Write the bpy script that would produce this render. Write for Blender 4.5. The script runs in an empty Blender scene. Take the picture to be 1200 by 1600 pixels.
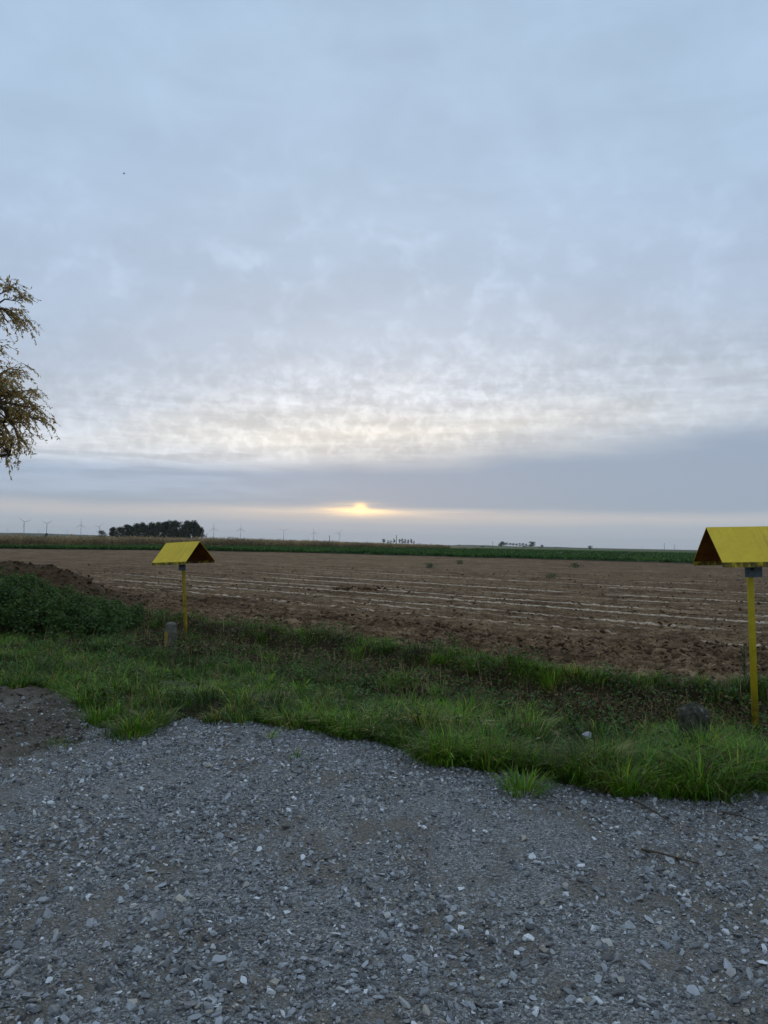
import bpy, math, random
import numpy as np
from mathutils import Matrix, Vector

R = math.radians
rng = np.random.default_rng(7)
random.seed(7)
scene = bpy.context.scene
COL = scene.collection

# ------------------------------------------------------------------ camera
F_PX = 1200.0                       # focal length in photo pixels (1200 x 1600 photo)
PITCH, ROLL, CAM_H = R(2.37), R(1.12), 1.6
cam_fwd = Vector((0, math.cos(PITCH), math.sin(PITCH)))
_u0 = Vector((0, -math.sin(PITCH), math.cos(PITCH)))
_x0 = Vector((1, 0, 0))
cam_right = _x0 * math.cos(ROLL) + _u0 * math.sin(ROLL)
cam_up = _u0 * math.cos(ROLL) - _x0 * math.sin(ROLL)
cam_data = bpy.data.cameras.new('camera')
cam_data.sensor_fit = 'VERTICAL'
cam_data.sensor_height = 36.0
cam_data.lens = 36.0 * F_PX / 1600.0
cam_data.clip_start = 0.05
cam_data.clip_end = 60000
cam = bpy.data.objects.new('camera', cam_data)
COL.objects.link(cam)
m3 = Matrix((cam_right, cam_up, -cam_fwd)).transposed()
cam.matrix_world = Matrix.Translation((0, 0, CAM_H)) @ m3.to_4x4()
scene.camera = cam


def pdir(px, py):
    return cam_fwd + cam_right * ((px - 600) / F_PX) - cam_up * ((py - 800) / F_PX)


def on_z(px, py, z=0.0):
    d = pdir(px, py)
    k = (z - CAM_H) / d.z
    return Vector((d.x * k, d.y * k, z))


def at_depth(px, py, dep):
    d = pdir(px, py)
    return Vector((0, 0, CAM_H)) + d * (dep / d.y)


# ------------------------------------------------------------------ node helper
class S:
    """thin wrapper round a node socket so that maths can be written as maths"""
    def __init__(self, nt, sock):
        self.nt, self.s = nt, sock

    def _m(self, op, b=None, c=None, clamp=False):
        n = self.nt.nodes.new('ShaderNodeMath')
        n.operation = op
        n.use_clamp = clamp
        for i, v in enumerate((self, b, c)):
            if v is None:
                continue
            if isinstance(v, S):
                self.nt.links.new(v.s, n.inputs[i])
            else:
                n.inputs[i].default_value = v
        return S(self.nt, n.outputs[0])

    def __add__(self, o): return self._m('ADD', o)
    __radd__ = __add__
    def __mul__(self, o): return self._m('MULTIPLY', o)
    __rmul__ = __mul__
    def __sub__(self, o): return self._m('SUBTRACT', o)
    def __rsub__(self, o): return (self * -1.0) + o
    def __truediv__(self, o): return self._m('DIVIDE', o)
    def __neg__(self): return self * -1.0
    def abs(self): return self._m('ABSOLUTE')
    def max(self, o): return self._m('MAXIMUM', o)
    def min(self, o): return self._m('MINIMUM', o)
    def exp(self): return self._m('EXPONENT')
    def clamp(self): return self._m('ADD', 0.0, clamp=True)
    def pow(self, o): return self._m('POWER', o)

    def ss(self, a, b):
        n = self.nt.nodes.new('ShaderNodeMapRange')
        n.interpolation_type = 'SMOOTHSTEP'
        self.nt.links.new(self.s, n.inputs[0])
        n.inputs[1].default_value, n.inputs[2].default_value = a, b
        return S(self.nt, n.outputs[0])


class NT:
    def __init__(self, nt):
        self.nt = nt

    def node(self, t, **kw):
        n = self.nt.nodes.new(t)
        for k, v in kw.items():
            setattr(n, k, v)
        return n

    def link(self, a, b):
        self.nt.links.new(a.s if isinstance(a, S) else a, b)

    def coord(self, which='Object'):
        return self.node('ShaderNodeTexCoord').outputs[which]

    def sep(self, vec):
        n = self.node('ShaderNodeSeparateXYZ')
        self.link(vec, n.inputs[0])
        return [S(self.nt, o) for o in n.outputs]

    def comb(self, x, y, z):
        n = self.node('ShaderNodeCombineXYZ')
        for i, v in enumerate((x, y, z)):
            if isinstance(v, S):
                self.link(v, n.inputs[i])
            else:
                n.inputs[i].default_value = v
        return n.outputs[0]

    def noise(self, vec, scale, detail=3, rough=0.55, dist=0.0):
        n = self.node('ShaderNodeTexNoise')
        self.link(vec, n.inputs['Vector'])
        n.inputs['Scale'].default_value = scale
        n.inputs['Detail'].default_value = detail
        n.inputs['Roughness'].default_value = rough
        n.inputs['Distortion'].default_value = dist
        return S(self.nt, n.outputs[0])

    def voronoi(self, vec, scale, feature='F1', out='Distance', rnd=1.0):
        n = self.node('ShaderNodeTexVoronoi')
        n.feature = feature
        self.link(vec, n.inputs['Vector'])
        n.inputs['Scale'].default_value = scale
        n.inputs['Randomness'].default_value = rnd
        return n.outputs[out]

    def ramp(self, fac, stops, interp='LINEAR'):
        n = self.node('ShaderNodeValToRGB')
        cr = n.color_ramp
        cr.interpolation = interp
        while len(cr.elements) < len(stops):
            cr.elements.new(0.5)
        for e, (p, c) in zip(cr.elements, stops):
            e.position = p
            e.color = (*c, 1)
        self.link(fac, n.inputs[0])
        return n.outputs[0]

    def mix(self, fac, a, b, mode='MIX'):
        n = self.node('ShaderNodeMix')
        n.data_type = 'RGBA'
        n.blend_type = mode
        for i, v in ((0, fac), (6, a), (7, b)):
            if isinstance(v, (tuple, list)):
                n.inputs[i].default_value = (*v, 1)
            elif isinstance(v, (int, float)):
                n.inputs[i].default_value = v
            else:
                self.link(v, n.inputs[i])
        return n.outputs[2]

    def scale_col(self, col, f):
        n = self.node('ShaderNodeVectorMath')
        n.operation = 'SCALE'
        self.link(col, n.inputs[0])
        if isinstance(f, S):
            self.link(f, n.inputs[3])
        else:
            n.inputs[3].default_value = f
        return n.outputs[0]

    def add_col(self, a, b):
        n = self.node('ShaderNodeVectorMath')
        n.operation = 'ADD'
        self.link(a, n.inputs[0])
        self.link(b, n.inputs[1])
        return n.outputs[0]

    def rgb(self, c):
        n = self.node('ShaderNodeRGB')
        n.outputs[0].default_value = (*c, 1)
        return n.outputs[0]

    def bump(self, height, strength, dist):
        n = self.node('ShaderNodeBump')
        n.inputs['Strength'].default_value = strength
        n.inputs['Distance'].default_value = dist
        self.link(height, n.inputs['Height'])
        return n.outputs[0]


# ------------------------------------------------------------------ world and sun
SUN_DIR = pdir(563, 793).normalized()
SUN_EL = math.asin(SUN_DIR.z)
SUN_AZ = math.atan2(SUN_DIR.x, SUN_DIR.y)

world = bpy.data.worlds.new('World')
scene.world = world
world.use_nodes = True
wn = NT(world.node_tree)
world.node_tree.nodes.clear()
def daz0(v): return v * 3.0


sky = wn.node('ShaderNodeTexSky', sky_type='NISHITA', sun_disc=False)
sky.sun_elevation = SUN_EL
sky.sun_rotation = SUN_AZ
sky.air_density = 1.0
sky.dust_density = 2.0
gen = wn.coord('Generated')
dx, dy, dz = wn.sep(gen)
zc = dz.max(0.0)
el = zc._m('ARCSINE') * 57.2958                     # elevation in degrees
den = zc + 0.022
pxn, pyn = dx / den, dy / den                       # cloud deck seen in perspective
big = wn.noise(wn.comb(pxn, pyn, 0.0), 0.16, 3, 0.5)
mid = wn.noise(wn.comb(dx * 1.0, dy * 1.0, dz * 3.4), 5.0, 4, 0.55, 0.3)       # soft level banks
soft = wn.noise(wn.comb(dx, dy, dz * 1.25), 9.0, 4, 0.5, 0.4)                  # blurred patches overhead
cell2 = wn.noise(wn.comb(dx, dy, dz * 1.3), 26.0, 3, 0.55, 0.3)                # flock of small clouds
cell = wn.noise(wn.comb(dx, dy, dz * 1.2), 62.0, 3, 0.55, 0.3)
line = wn.noise(wn.comb(dx, dy, dz * 9.0), 9.0, 3, 0.55, 0.2)                  # thin level lines
low = wn.noise(wn.comb(daz0(dx) * 2.0, el * 1.0, 5.0), 0.9, 4, 0.55)           # thin level streaks near the horizon
# the cloud bands dip a little to one side
tilt = dx * 4.7 * el.ss(3.4, 7.0) * (1.0 - el.ss(14.0, 26.0))
hi_w = el.ss(3.0, 9.0)
e1 = el - tilt + (big - 0.5) * (hi_w * 4.5) + (mid - 0.5) * (hi_w * 3.0 + 0.15) + (low - 0.5) * 0.8 * el.ss(0.6, 2.0)
fac = (e1 / 90.0).clamp()
P = lambda e: e / 90.0
near = wn.ramp(fac, [(P(0), (0.400, 0.443, 0.486)), (P(1.55), (0.410, 0.448, 0.497)), (P(1.95), (0.570, 0.532, 0.507)), (P(2.35), (0.510, 0.502, 0.507)),
                     (P(2.8), (0.335, 0.390, 0.462)), (P(5.3), (0.321, 0.385, 0.481)), (P(6.6), (0.580, 0.591, 0.605)), (P(8.2), (0.800, 0.773, 0.719)),
                     (P(10.6), (0.660, 0.680, 0.714)), (P(14), (0.540, 0.596, 0.688)), (P(19), (0.465, 0.552, 0.678)), (P(26), (0.425, 0.542, 0.693)),
                     (P(38), (0.390, 0.517, 0.683)), (P(90), (0.400, 0.522, 0.683))])
off = wn.ramp(fac, [(P(0), (0.390, 0.438, 0.492)), (P(1.55), (0.395, 0.448, 0.502)), (P(1.95), (0.470, 0.483, 0.507)), (P(2.35), (0.445, 0.473, 0.507)),
                    (P(2.9), (0.312, 0.380, 0.467)), (P(5.8), (0.302, 0.380, 0.492)), (P(8), (0.450, 0.517, 0.611)), (P(11), (0.430, 0.512, 0.626)),
                    (P(16), (0.405, 0.502, 0.647)), (P(25), (0.390, 0.517, 0.683)), (P(38), (0.375, 0.507, 0.678)), (P(90), (0.400, 0.522, 0.683))])
# angle from the sun's azimuth, in degrees (small-angle measure, and only in front)
daz = (dx * math.cos(SUN_AZ) - dy * math.sin(SUN_AZ))
fwd = (dx * math.sin(SUN_AZ) + dy * math.cos(SUN_AZ))
daz_deg = daz._m('ARCTAN2', fwd) * 57.2958
wsun = ((daz_deg / 21.0)._m('MULTIPLY', daz_deg / 21.0) * -1.0).exp()
base = wn.mix(wsun, off, near)
# broken small cloud cells
tilted = el - tilt
w_small = tilted.ss(5.5, 7.5) * (1.0 - tilted.ss(10.0, 17.0)) * (wsun * .7 + .3)
w_mid = tilted.ss(7.0, 11.0) * (1.0 - tilted.ss(17.0, 30.0) * .85) * (wsun * .55 + .45)
w_soft = tilted.ss(9.0, 18.0) * (1.0 - tilted.ss(45.0, 70.0) * .6)
w_line = tilted.ss(5.0, 7.0) * (1.0 - tilted.ss(10.0, 15.0))
patchy = soft.ss(.36, .60) * .7 + .3
thin_left = (1.0 - dx.ss(-.30, .04)) * el.ss(2.6, 3.6) * (1.0 - el.ss(6.0, 8.0))     # the low bank breaks up on that side
c_mul = 1.0 + w_small * (cell.ss(.38, .72) - .22) * .24 + w_mid * patchy * (cell2.ss(.44, .74) - .2) * .17 \
    + w_soft * (soft.ss(.3, .7) - .5) * .06 + w_line * (line.ss(.32, .68) - .5) * .15 + (mid.ss(.3, .7) - .5) * .07 * tilted.ss(3.5, 9.0) \
    + thin_left * (.10 + line.ss(.35, .65) * .16)
cloud = wn.scale_col(base, c_mul)
# sun glowing through the gap in the bank
de = el - math.degrees(SUN_EL)
a2 = lambda s, k: (s / k)._m('MULTIPLY', s / k)
streak = (wn.noise(wn.comb(daz_deg * 0.10, el * 2.4, 2.0), 1.0, 4, 0.6)).ss(0.30, 0.62) * 0.85 + 0.15
g1 = ((a2(daz_deg, 0.42) + a2(de, 0.30)) * -1.0).exp()
g2 = ((a2(daz_deg + 0.2, 2.1) + a2(de + 0.18, 0.40)) * -1.0).exp() * streak
g3 = ((a2(daz_deg, 8.0) + a2(de + 0.32, 0.26)) * -1.0).exp() * streak
glow = wn.add_col(wn.scale_col(wn.rgb((1.1, .68, .07)), g1),
                  wn.add_col(wn.scale_col(wn.rgb((1.15, .66, .08)), g2), wn.scale_col(wn.rgb((.30, .19, .06)), g3)))
cloud = wn.add_col(cloud, glow)
cloud10 = wn.scale_col(cloud, 10.0)
tot = wn.mix(0.985, sky.outputs[0], cloud10)         # thin gaps let a little clear sky through
bg = wn.node('ShaderNodeBackground')
bg.inputs['Strength'].default_value = 0.110
wn.link(tot, bg.inputs['Color'])
wo = wn.node('ShaderNodeOutputWorld')
wn.link(bg.outputs[0], wo.inputs['Surface'])

sun_data = bpy.data.lights.new('sun', 'SUN')
sun_data.energy = 0.5
sun_data.angle = R(12)
sun_data.color = (1.0, 0.80, 0.55)
sun = bpy.data.objects.new('sun', sun_data)
COL.objects.link(sun)
sun.rotation_euler = (-SUN_DIR).to_track_quat('-Z', 'Y').to_euler()

vs = scene.view_settings
vs.view_transform = 'Standard'
vs.look = 'None'
vs.exposure = 0.0
vs.gamma = 1.0
vs.use_curve_mapping = False
scene.cycles.use_denoising = True
scene.cycles.max_bounces = 6
scene.cycles.volume_bounces = 1
scene.cycles.transparent_max_bounces = 8


# ------------------------------------------------------------------ noise, meshes, tags
_perm = np.random.default_rng(3).permutation(512)
_grad = np.array([(math.cos(a), math.sin(a)) for a in np.linspace(0, 2 * math.pi, 16, endpoint=False)])


def perlin(x, y):
    x, y = np.asarray(x, float), np.asarray(y, float)
    xi, yi = np.floor(x).astype(np.int64), np.floor(y).astype(np.int64)
    xf, yf = x - xi, y - yi

    def g(ix, iy, fx, fy):
        h = _perm[(_perm[ix & 511] + iy) & 511] & 15
        return _grad[h, 0] * fx + _grad[h, 1] * fy
    u = xf * xf * xf * (xf * (xf * 6 - 15) + 10)
    v = yf * yf * yf * (yf * (yf * 6 - 15) + 10)
    a = g(xi, yi, xf, yf) * (1 - u) + g(xi + 1, yi, xf - 1, yf) * u
    b = g(xi, yi + 1, xf, yf - 1) * (1 - u) + g(xi + 1, yi + 1, xf - 1, yf - 1) * u
    return (a * (1 - v) + b * v) * 1.5


def fbm(x, y, oct=4, gain=0.5):
    s, a = 0, 1.0
    for k in range(oct):
        s = s + a * perlin(x * 2 ** k + 13.7 * k, y * 2 ** k - 7.1 * k)
        a *= gain
    return s


def sstep(a, b, x):
    t = np.clip((np.asarray(x, float) - a) / (b - a), 0, 1)
    return t * t * (3 - 2 * t)


def np_mesh(name, verts, tris=None, quads=None, col=None, smooth=False):
    me = bpy.data.meshes.new(name)
    verts = np.asarray(verts, np.float32)
    nt_ = 0 if tris is None else len(tris)
    nq = 0 if quads is None else len(quads)
    me.vertices.add(len(verts))
    me.vertices.foreach_set('co', verts.ravel())
    loops = []
    starts = []
    if nq:
        loops.append(np.asarray(quads, np.int32).ravel())
        starts.append(np.arange(nq, dtype=np.int32) * 4)
    if nt_:
        loops.append(np.asarray(tris, np.int32).ravel())
        starts.append(nq * 4 + np.arange(nt_, dtype=np.int32) * 3)
    loops = np.concatenate(loops)
    starts = np.concatenate(starts)
    me.loops.add(len(loops))
    me.loops.foreach_set('vertex_index', loops)
    me.polygons.add(len(starts))
    me.polygons.foreach_set('loop_start', starts)
    if smooth:
        me.polygons.foreach_set('use_smooth', np.ones(len(starts), bool))
    if col is not None:
        ca = me.color_attributes.new('Col', 'FLOAT_COLOR', 'POINT')
        c4 = np.ones((len(verts), 4), np.float32)
        c4[:, :3] = col
        ca.data.foreach_set('color', c4.ravel())
    me.update(calc_edges=True)
    me.validate()
    return me


def grid_mesh(name, X, Y, Z, smooth=True, keep=None):
    n, m = X.shape
    v = np.stack([X, Y, Z], -1).reshape(-1, 3)
    i = np.arange(n * m).reshape(n, m)
    q = np.stack([i[:-1, :-1], i[:-1, 1:], i[1:, 1:], i[1:, :-1]], -1).reshape(-1, 4)
    if keep is not None:
        kk = (keep[:-1, :-1] & keep[:-1, 1:] & keep[1:, 1:] & keep[1:, :-1]).ravel()
        q = q[kk]
    return np_mesh(name, v, quads=q, smooth=smooth)


def obj(name, me, mat=None, parent=None, loc=None, rot=None, scl=None):
    o = bpy.data.objects.new(name, me)
    COL.objects.link(o)
    if mat is not None and me is not None and not me.materials:
        me.materials.append(mat)
    if parent is not None:
        o.parent = parent
    if loc is not None:
        o.location = loc
    if rot is not None:
        o.rotation_euler = rot
    if scl is not None:
        o.scale = scl
    return o


def tag(o, label=None, cat=None, group=None, kind=None):
    if label:
        o['label'] = label
    if cat:
        o['category'] = cat
    if group:
        o['group'] = group
    if kind:
        o['kind'] = kind
    return o


def empty(name, loc=(0, 0, 0), rz=0.0):
    o = bpy.data.objects.new(name, None)
    o.empty_display_size = 0.2
    COL.objects.link(o)
    o.location = loc
    o.rotation_euler = (0, 0, rz)
    return o


class MB:
    """collects simple solids in one list and turns them into ONE mesh"""
    def __init__(self):
        self.v, self.f = [], []

    def add(self, verts, faces):
        b = len(self.v)
        self.v += [tuple(p) for p in verts]
        self.f += [tuple(i + b for i in fc) for fc in faces]
        return self

    def box(self, c, s, mat=None):
        x, y, z = (k / 2 for k in s)
        vs_ = [Vector((sx * x, sy * y, sz * z)) for sx in (-1, 1) for sy in (-1, 1) for sz in (-1, 1)]
        if mat is not None:
            vs_ = [mat @ p for p in vs_]
        vs_ = [p + Vector(c) for p in vs_]
        return self.add(vs_, [(0, 1, 3, 2), (4, 6, 7, 5), (0, 4, 5, 1), (2, 3, 7, 6), (0, 2, 6, 4), (1, 5, 7, 3)])

    def tube(self, pts, radii, n=8, cap=True):
        pts = [Vector(p) for p in pts]
        b = len(self.v)
        ref = None
        for i, p in enumerate(pts):
            t = (pts[min(i + 1, len(pts) - 1)] - pts[max(i - 1, 0)]).normalized()
            if ref is None:
                ref = t.orthogonal().normalized()
            ref = (ref - t * ref.dot(t))
            ref = ref.normalized() if ref.length > 1e-6 else t.orthogonal().normalized()
            bi = t.cross(ref)
            for k in range(n):
                a = 2 * math.pi * k / n
                self.v.append(tuple(p + (ref * math.cos(a) + bi * math.sin(a)) * radii[i]))
        for i in range(len(pts) - 1):
            for k in range(n):
                k2 = (k + 1) % n
                self.f.append((b + i * n + k, b + i * n + k2, b + (i + 1) * n + k2, b + (i + 1) * n + k))
        if cap:
            self.f.append(tuple(b + k for k in reversed(range(n))))
            self.f.append(tuple(b + (len(pts) - 1) * n + k for k in range(n)))
        return self

    def mesh(self, name, smooth=False):
        me = bpy.data.meshes.new(name)
        me.from_pydata(self.v, [], self.f)
        if smooth:
            me.polygons.foreach_set('use_smooth', np.ones(len(me.polygons), bool))
        me.update()
        return me

    def build(self, name, mat, parent=None, smooth=False, **kw):
        return obj(name, self.mesh(name, smooth), mat, parent, **kw)


# ------------------------------------------------------------------ materials
def material(name, rough=0.8, spec=0.3):
    m = bpy.data.materials.new(name)
    m.use_nodes = True
    nt = NT(m.node_tree)
    b = m.node_tree.nodes['Principled BSDF']
    b.inputs['Roughness'].default_value = rough
    b.inputs['Specular IOR Level'].default_value = spec
    return m, nt, b


def simple(name, c, var=0.25, scale=6.0, rough=0.8, spec=0.3, bump=0.0, metal=0.0):
    m, nt, b = material(name, rough, spec)
    co = nt.coord('Object')
    n = nt.noise(co, scale, 5, 0.6)
    c0 = tuple(k * (1 - var) for k in c)
    c1 = tuple(min(1, k * (1 + var)) for k in c)
    nt.link(nt.ramp(n, [(0.3, c0), (0.7, c1)]), b.inputs['Base Color'])
    b.inputs['Metallic'].default_value = metal
    if bump:
        nt.link(nt.bump(n, 0.6, bump), b.inputs['Normal'])
    return m


def leafy(name, rough=0.55, trans=0.35, gain=1.0):
    """foliage: colour from the mesh's own per-plant colour, light passes through the blade"""
    m, nt, b = material(name, rough, 0.25)
    a = nt.node('ShaderNodeAttribute', attribute_name='Col')
    c = nt.scale_col(a.outputs['Color'], gain)
    nt.link(c, b.inputs['Base Color'])
    t = nt.node('ShaderNodeBsdfTranslucent')
    nt.link(c, t.inputs['Color'])
    mx = nt.node('ShaderNodeMixShader')
    mx.inputs[0].default_value = trans
    nt.link(b.outputs[0], mx.inputs[1])
    nt.link(t.outputs[0], mx.inputs[2])
    nt.link(mx.outputs[0], m.node_tree.nodes['Material Output'].inputs['Surface'])
    return m


M = {}
M['leaf'] = leafy('leaf')
M['thin_leaf'] = leafy('thin_leaf', .55, .5)
M['grass'] = leafy('grass', 0.5, 0.3)
M['crop'] = leafy('crop', 0.6, 0.3)
M['bark'] = simple('bark', (.10, .085, .07), .35, 9, .9, .2, .01)
M['far_bark'] = simple('far_bark', (.06, .055, .05), .3, 2, .9, .1)
M['grey_paint'] = simple('turbine_paint', (.22, .23, .24), .05, .2, .5)
M['lattice'] = simple('galvanised_lattice', (.22, .23, .24), .1, .5, .6)
M['pole_wood'] = simple('pole_wood', (.09, .08, .07), .2, 2, .85)
M['twig'] = simple('dry_twig', (.085, .06, .04), .4, 30, .9, .2)
M['bird'] = simple('feathers', (.03, .03, .035), .2, 20, .7)

# gravel ground
m, nt, b = material('crushed_gravel', .85, .25)
co = nt.coord('Object')
v1 = nt.voronoi(co, 95, out='Color')
v2 = nt.voronoi(co, 210, out='Color')
d1 = S(nt.nt, nt.voronoi(co, 95))
d2 = S(nt.nt, nt.voronoi(co, 210))
g1_, _, _ = nt.sep(v1)
g2_, _, _ = nt.sep(v2)
patch = nt.noise(co, 0.9, 4, .6)
patch2 = nt.noise(co, 3.5, 4, .6)
stonecol = nt.ramp(g1_ * .55 + g2_ * .45, [(0.12, (.065, .059, .052)), (0.5, (.185, .175, .160)), (0.8, (.34, .33, .31)), (0.97, (.62, .61, .58))])
dirtcol = nt.ramp(patch2 * .6 + g2_ * .4, [(0.25, (.085, .068, .048)), (0.75, (.22, .18, .132))])
X_, Y_, Z_ = nt.sep(co)
leftdirt = (1.0 - X_.ss(-3.2, -1.4)) * Y_.ss(4.2, 5.6)
dfac = ((patch * .6 + patch2 * .4).ss(.45, .60) * .8).max(leftdirt * patch2.ss(.3, .55))
nt.link(nt.mix(dfac, stonecol, dirtcol), b.inputs['Base Color'])
hgt = (1.0 - d1) * .7 + (1.0 - d2) * .3
nt.link(nt.bump(hgt, .9, .012), b.inputs['Normal'])
M['gravel'] = m

# loose stones
m, nt, b = material('limestone_chips', .62, .4)
oi = nt.node('ShaderNodeObjectInfo')
co = nt.coord('Object')
rnd = S(nt.nt, oi.outputs['Random'])
c = nt.ramp(rnd, [(0.0, (.075, .072, .068)), (0.20, (.15, .148, .145)), (0.45, (.255, .256, .256)), (0.70, (.37, .373, .375)),
                  (0.86, (.46, .465, .47)), (0.90, (.36, .315, .25)), (0.945, (.47, .42, .34)), (0.955, (.66, .66, .65)), (1.0, (.80, .79, .77))])
n = nt.noise(co, 2.2, 4, .6)
nt.link(nt.scale_col(c, n * .7 + .65), b.inputs['Base Color'])
nt.link(nt.bump(nt.noise(co, 4, 5, .6), .35, .12), b.inputs['Normal'])
M['chips'] = m
M['tan_stone'] = simple('tan_stone', (.40, .35, .27), .25, 30, .8, .2, .004)
M['pale_stone'] = simple('pale_stone', (.42, .42, .42), .2, 30, .75, .25, .004)
M['grey_stone'] = simple('grey_stone', (.27, .285, .30), .25, 30, .7, .3, .004)

# verge soil under the grass
m, nt, b = material('verge_soil', .95, .1)
co = nt.coord('Object')
n1, n2 = nt.noise(co, 1.6, 5, .6), nt.noise(co, 22, 5, .65)
nt.link(nt.ramp(n1 * .5 + n2 * .5, [(.3, (.020, .014, .007)), (.5, (.040, .028, .014)), (.7, (.07, .052, .026))]), b.inputs['Base Color'])
nt.link(nt.bump(n2, .9, .03), b.inputs['Normal'])
M['verge'] = m

# bare field: clods, drilling marks, pale dry crusts along the tramlines
STR_A = R(40)
sn, cs = math.sin(STR_A), math.cos(STR_A)


def field_material(name, stripes):
    m, nt, b = material(name, .95, .1)
    co = nt.coord('Object')
    X, Y, Z = nt.sep(co)
    s = X * sn + Y * cs                 # across the drilling direction
    q = X * cs - Y * sn                 # along it
    n1 = nt.noise(co, .35, 5, .6)
    n2 = nt.noise(co, 5.0, 6, .65)
    n3 = nt.noise(co, 26.0, 4, .65)
    al = nt.noise(nt.comb(s * 1.0, q * .10, 0.0), 2.2, 4, .6)
    al2 = nt.noise(nt.comb(s * 1.0, q * .05, 4.0), .55, 4, .6)
    grain = S(nt.nt, nt.voronoi(co, 34.0))
    n4 = nt.noise(co, 1.3, 4, .6)
    v = .50 + (n1 - .5) * .35 + (n4 - .5) * .45 + (n2 - .5) * .75 + (n3 - .5) * .75 + (al - .5) * .45 + (.33 - grain) * .10
    colr = nt.ramp(v, [(.28, (.040, .020, .008)), (.43, (.122, .069, .033)), (.55, (.215, .130, .066)), (.74, (.42, .28, .155))])
    colr = nt.mix(al2.ss(.45, .7) * .35, colr, (.30, .195, .107))
    if stripes:
        wob = (nt.noise(nt.comb(q * .35, s * .2, 0.0), 1.0, 3, .55) - .5) * .34
        fine = (nt.noise(co, 9.0, 4, .6) - .5) * .10
        ss_ = s + wob
        brk = nt.noise(nt.comb(q * .30, s * 1.3, 7.0), 1.0, 4, .6)
        crumb = nt.noise(co, 14.0, 3, .6)
        tot_ = None
        for (p, w, k) in stripes:
            d = ((ss_ - p).abs() + fine)
            f = (1.0 - (d / (brk * w * 2.1)).clamp()).ss(.12, .6) * (brk + (k - .5)).ss(.48, .62)
            tot_ = f if tot_ is None else tot_.max(f)
        tot_ = tot_ * crumb.ss(.34, .54) * (q.ss(-36.0, -20.0) * .9 + .1)
        colr = nt.mix(tot_ * .85, colr, (.72, .55, .38))
    nt.link(colr, b.inputs['Base Color'])
    nt.link(nt.bump(n2 * .5 + n3 * .5, 1.0, .11), b.inputs['Normal'])
    return m


stripe_list = [(13.75, .16, .68), (15.0, .12, .56), (16.2, .12, .62), (17.3, .10, .46), (18.55, .22, .68), (20.3, .18, .64), (21.4, .17, .54), (23.0, .15, .55), (24.1, .14, .45),
               (25.3, .24, .62), (27.0, .2, .48), (29.2, .2, .52), (31.0, .34, .62), (33.5, .25, .46), (36.6, .3, .5), (40.5, .3, .46), (46, .36, .42), (52, .4, .42)]
M['field'] = field_material('bare_field_soil', stripe_list)
M['mound'] = simple('dark_dug_soil', (.085, .052, .027), .55, 7, .95, .1, .08)  # darker, mottled brown than the field, for the heap

m, nt, b = material('dug_dirt', .95, .1)
co = nt.coord('Object')
n1, n2, n3 = nt.noise(co, 1.5, 5, .6), nt.noise(co, 12, 5, .65), nt.noise(co, 60, 3, .6)
nt.link(nt.ramp(n1 * .3 + n2 * .35 + n3 * .35, [(.36, (.06, .046, .032)), (.5, (.135, .108, .080)), (.6, (.20, .17, .132)), (.72, (.31, .28, .235))]), b.inputs['Base Color'])
nt.link(nt.bump(n2 * .5 + n3 * .5, 1.0, .05), b.inputs['Normal'])
M['dirt'] = m
m, nt, b = material('soil_clod', .95, .1)
oi = nt.node('ShaderNodeObjectInfo')
n1 = nt.noise(nt.coord('Object'), 3, 5, .65)
nt.link(nt.scale_col(nt.ramp(S(nt.nt, oi.outputs['Random']), [(0, (.075, .041, .019)), (.5, (.18, .107, .055)), (1, (.33, .215, .12))]), n1 * .8 + .6), b.inputs['Base Color'])
nt.link(nt.bump(n1, .8, .3), b.inputs['Normal'])
M['clod'] = m

# yellow paint, weathered, grime gathered near the lower fold
m, nt, b = material('yellow_paint', .55, .35)
co = nt.coord('Object')
n1, n2 = nt.noise(co, 5, 5, .6), nt.noise(co, 28, 5, .7)
nt.link(nt.ramp(n1 * .6 + n2 * .4, [(.3, (.58, .385, .014)), (.55, (.72, .50, .020)), (.72, (.76, .56, .05))]), b.inputs['Base Color'])
streaks = nt.noise(nt.comb(nt.sep(co)[0] * 16.0, nt.sep(co)[1] * 1.6, 0.0), 1.0, 4, .65)
old = b.inputs['Base Color'].links[0].from_socket
worn_ = nt.mix(streaks.ss(.50, .78) * .45, old, (.30, .20, .022))
nt.link(nt.mix(n2.ss(.66, .74) * .6, worn_, (.70, .62, .35)), b.inputs['Base Color'])
nt.link(nt.bump(nt.noise(co, 3.0, 2, .5), .25, .02), b.inputs['Normal'])
M['yellow'] = m
m, nt, b = material('yellow_lip', .6, .3)
co = nt.coord('Object')
X, Y, Z = nt.sep(co)
gr = nt.noise(nt.comb(X * 14.0, Y * 14.0, Z * 5.0), 1.0, 4, .65)
nt.link(nt.ramp(gr, [(.38, (.03, .025, .012)), (.50, (.20, .14, .015)), (.60, (.52, .38, .02)), (.75, (.60, .46, .03))]), b.inputs['Base Color'])
M['lip'] = m
M['roof_shade'] = simple('shaded_underside', (.20, .065, .012), .35, 9, .85, .2)  # shade inside the folded roof, painted in as a dark red-brown
m, nt, b = material('yellow_post', .55, .35)
co = nt.coord('Object')
X, Y, Z = nt.sep(co)
n1 = nt.noise(co, 18, 5, .7)
splash = (1.0 - Z.ss(.12, .5)) * n1.ss(.35, .6)
nt.link(nt.mix(splash * .8, nt.ramp(n1, [(.3, (.46, .33, .015)), (.6, (.60, .45, .02))]), (.06, .045, .02)), b.inputs['Base Color'])
M['post'] = m
M['darker_post'] = simple('darker_yellow_post', (.36, .245, .026), .45, 16, .7, .25)  # duller, mottled yellow-brown for the farther marker's post
M['plate'] = simple('grey_plate', (.115, .15, .175), .25, 14, .55, .4)
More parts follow.
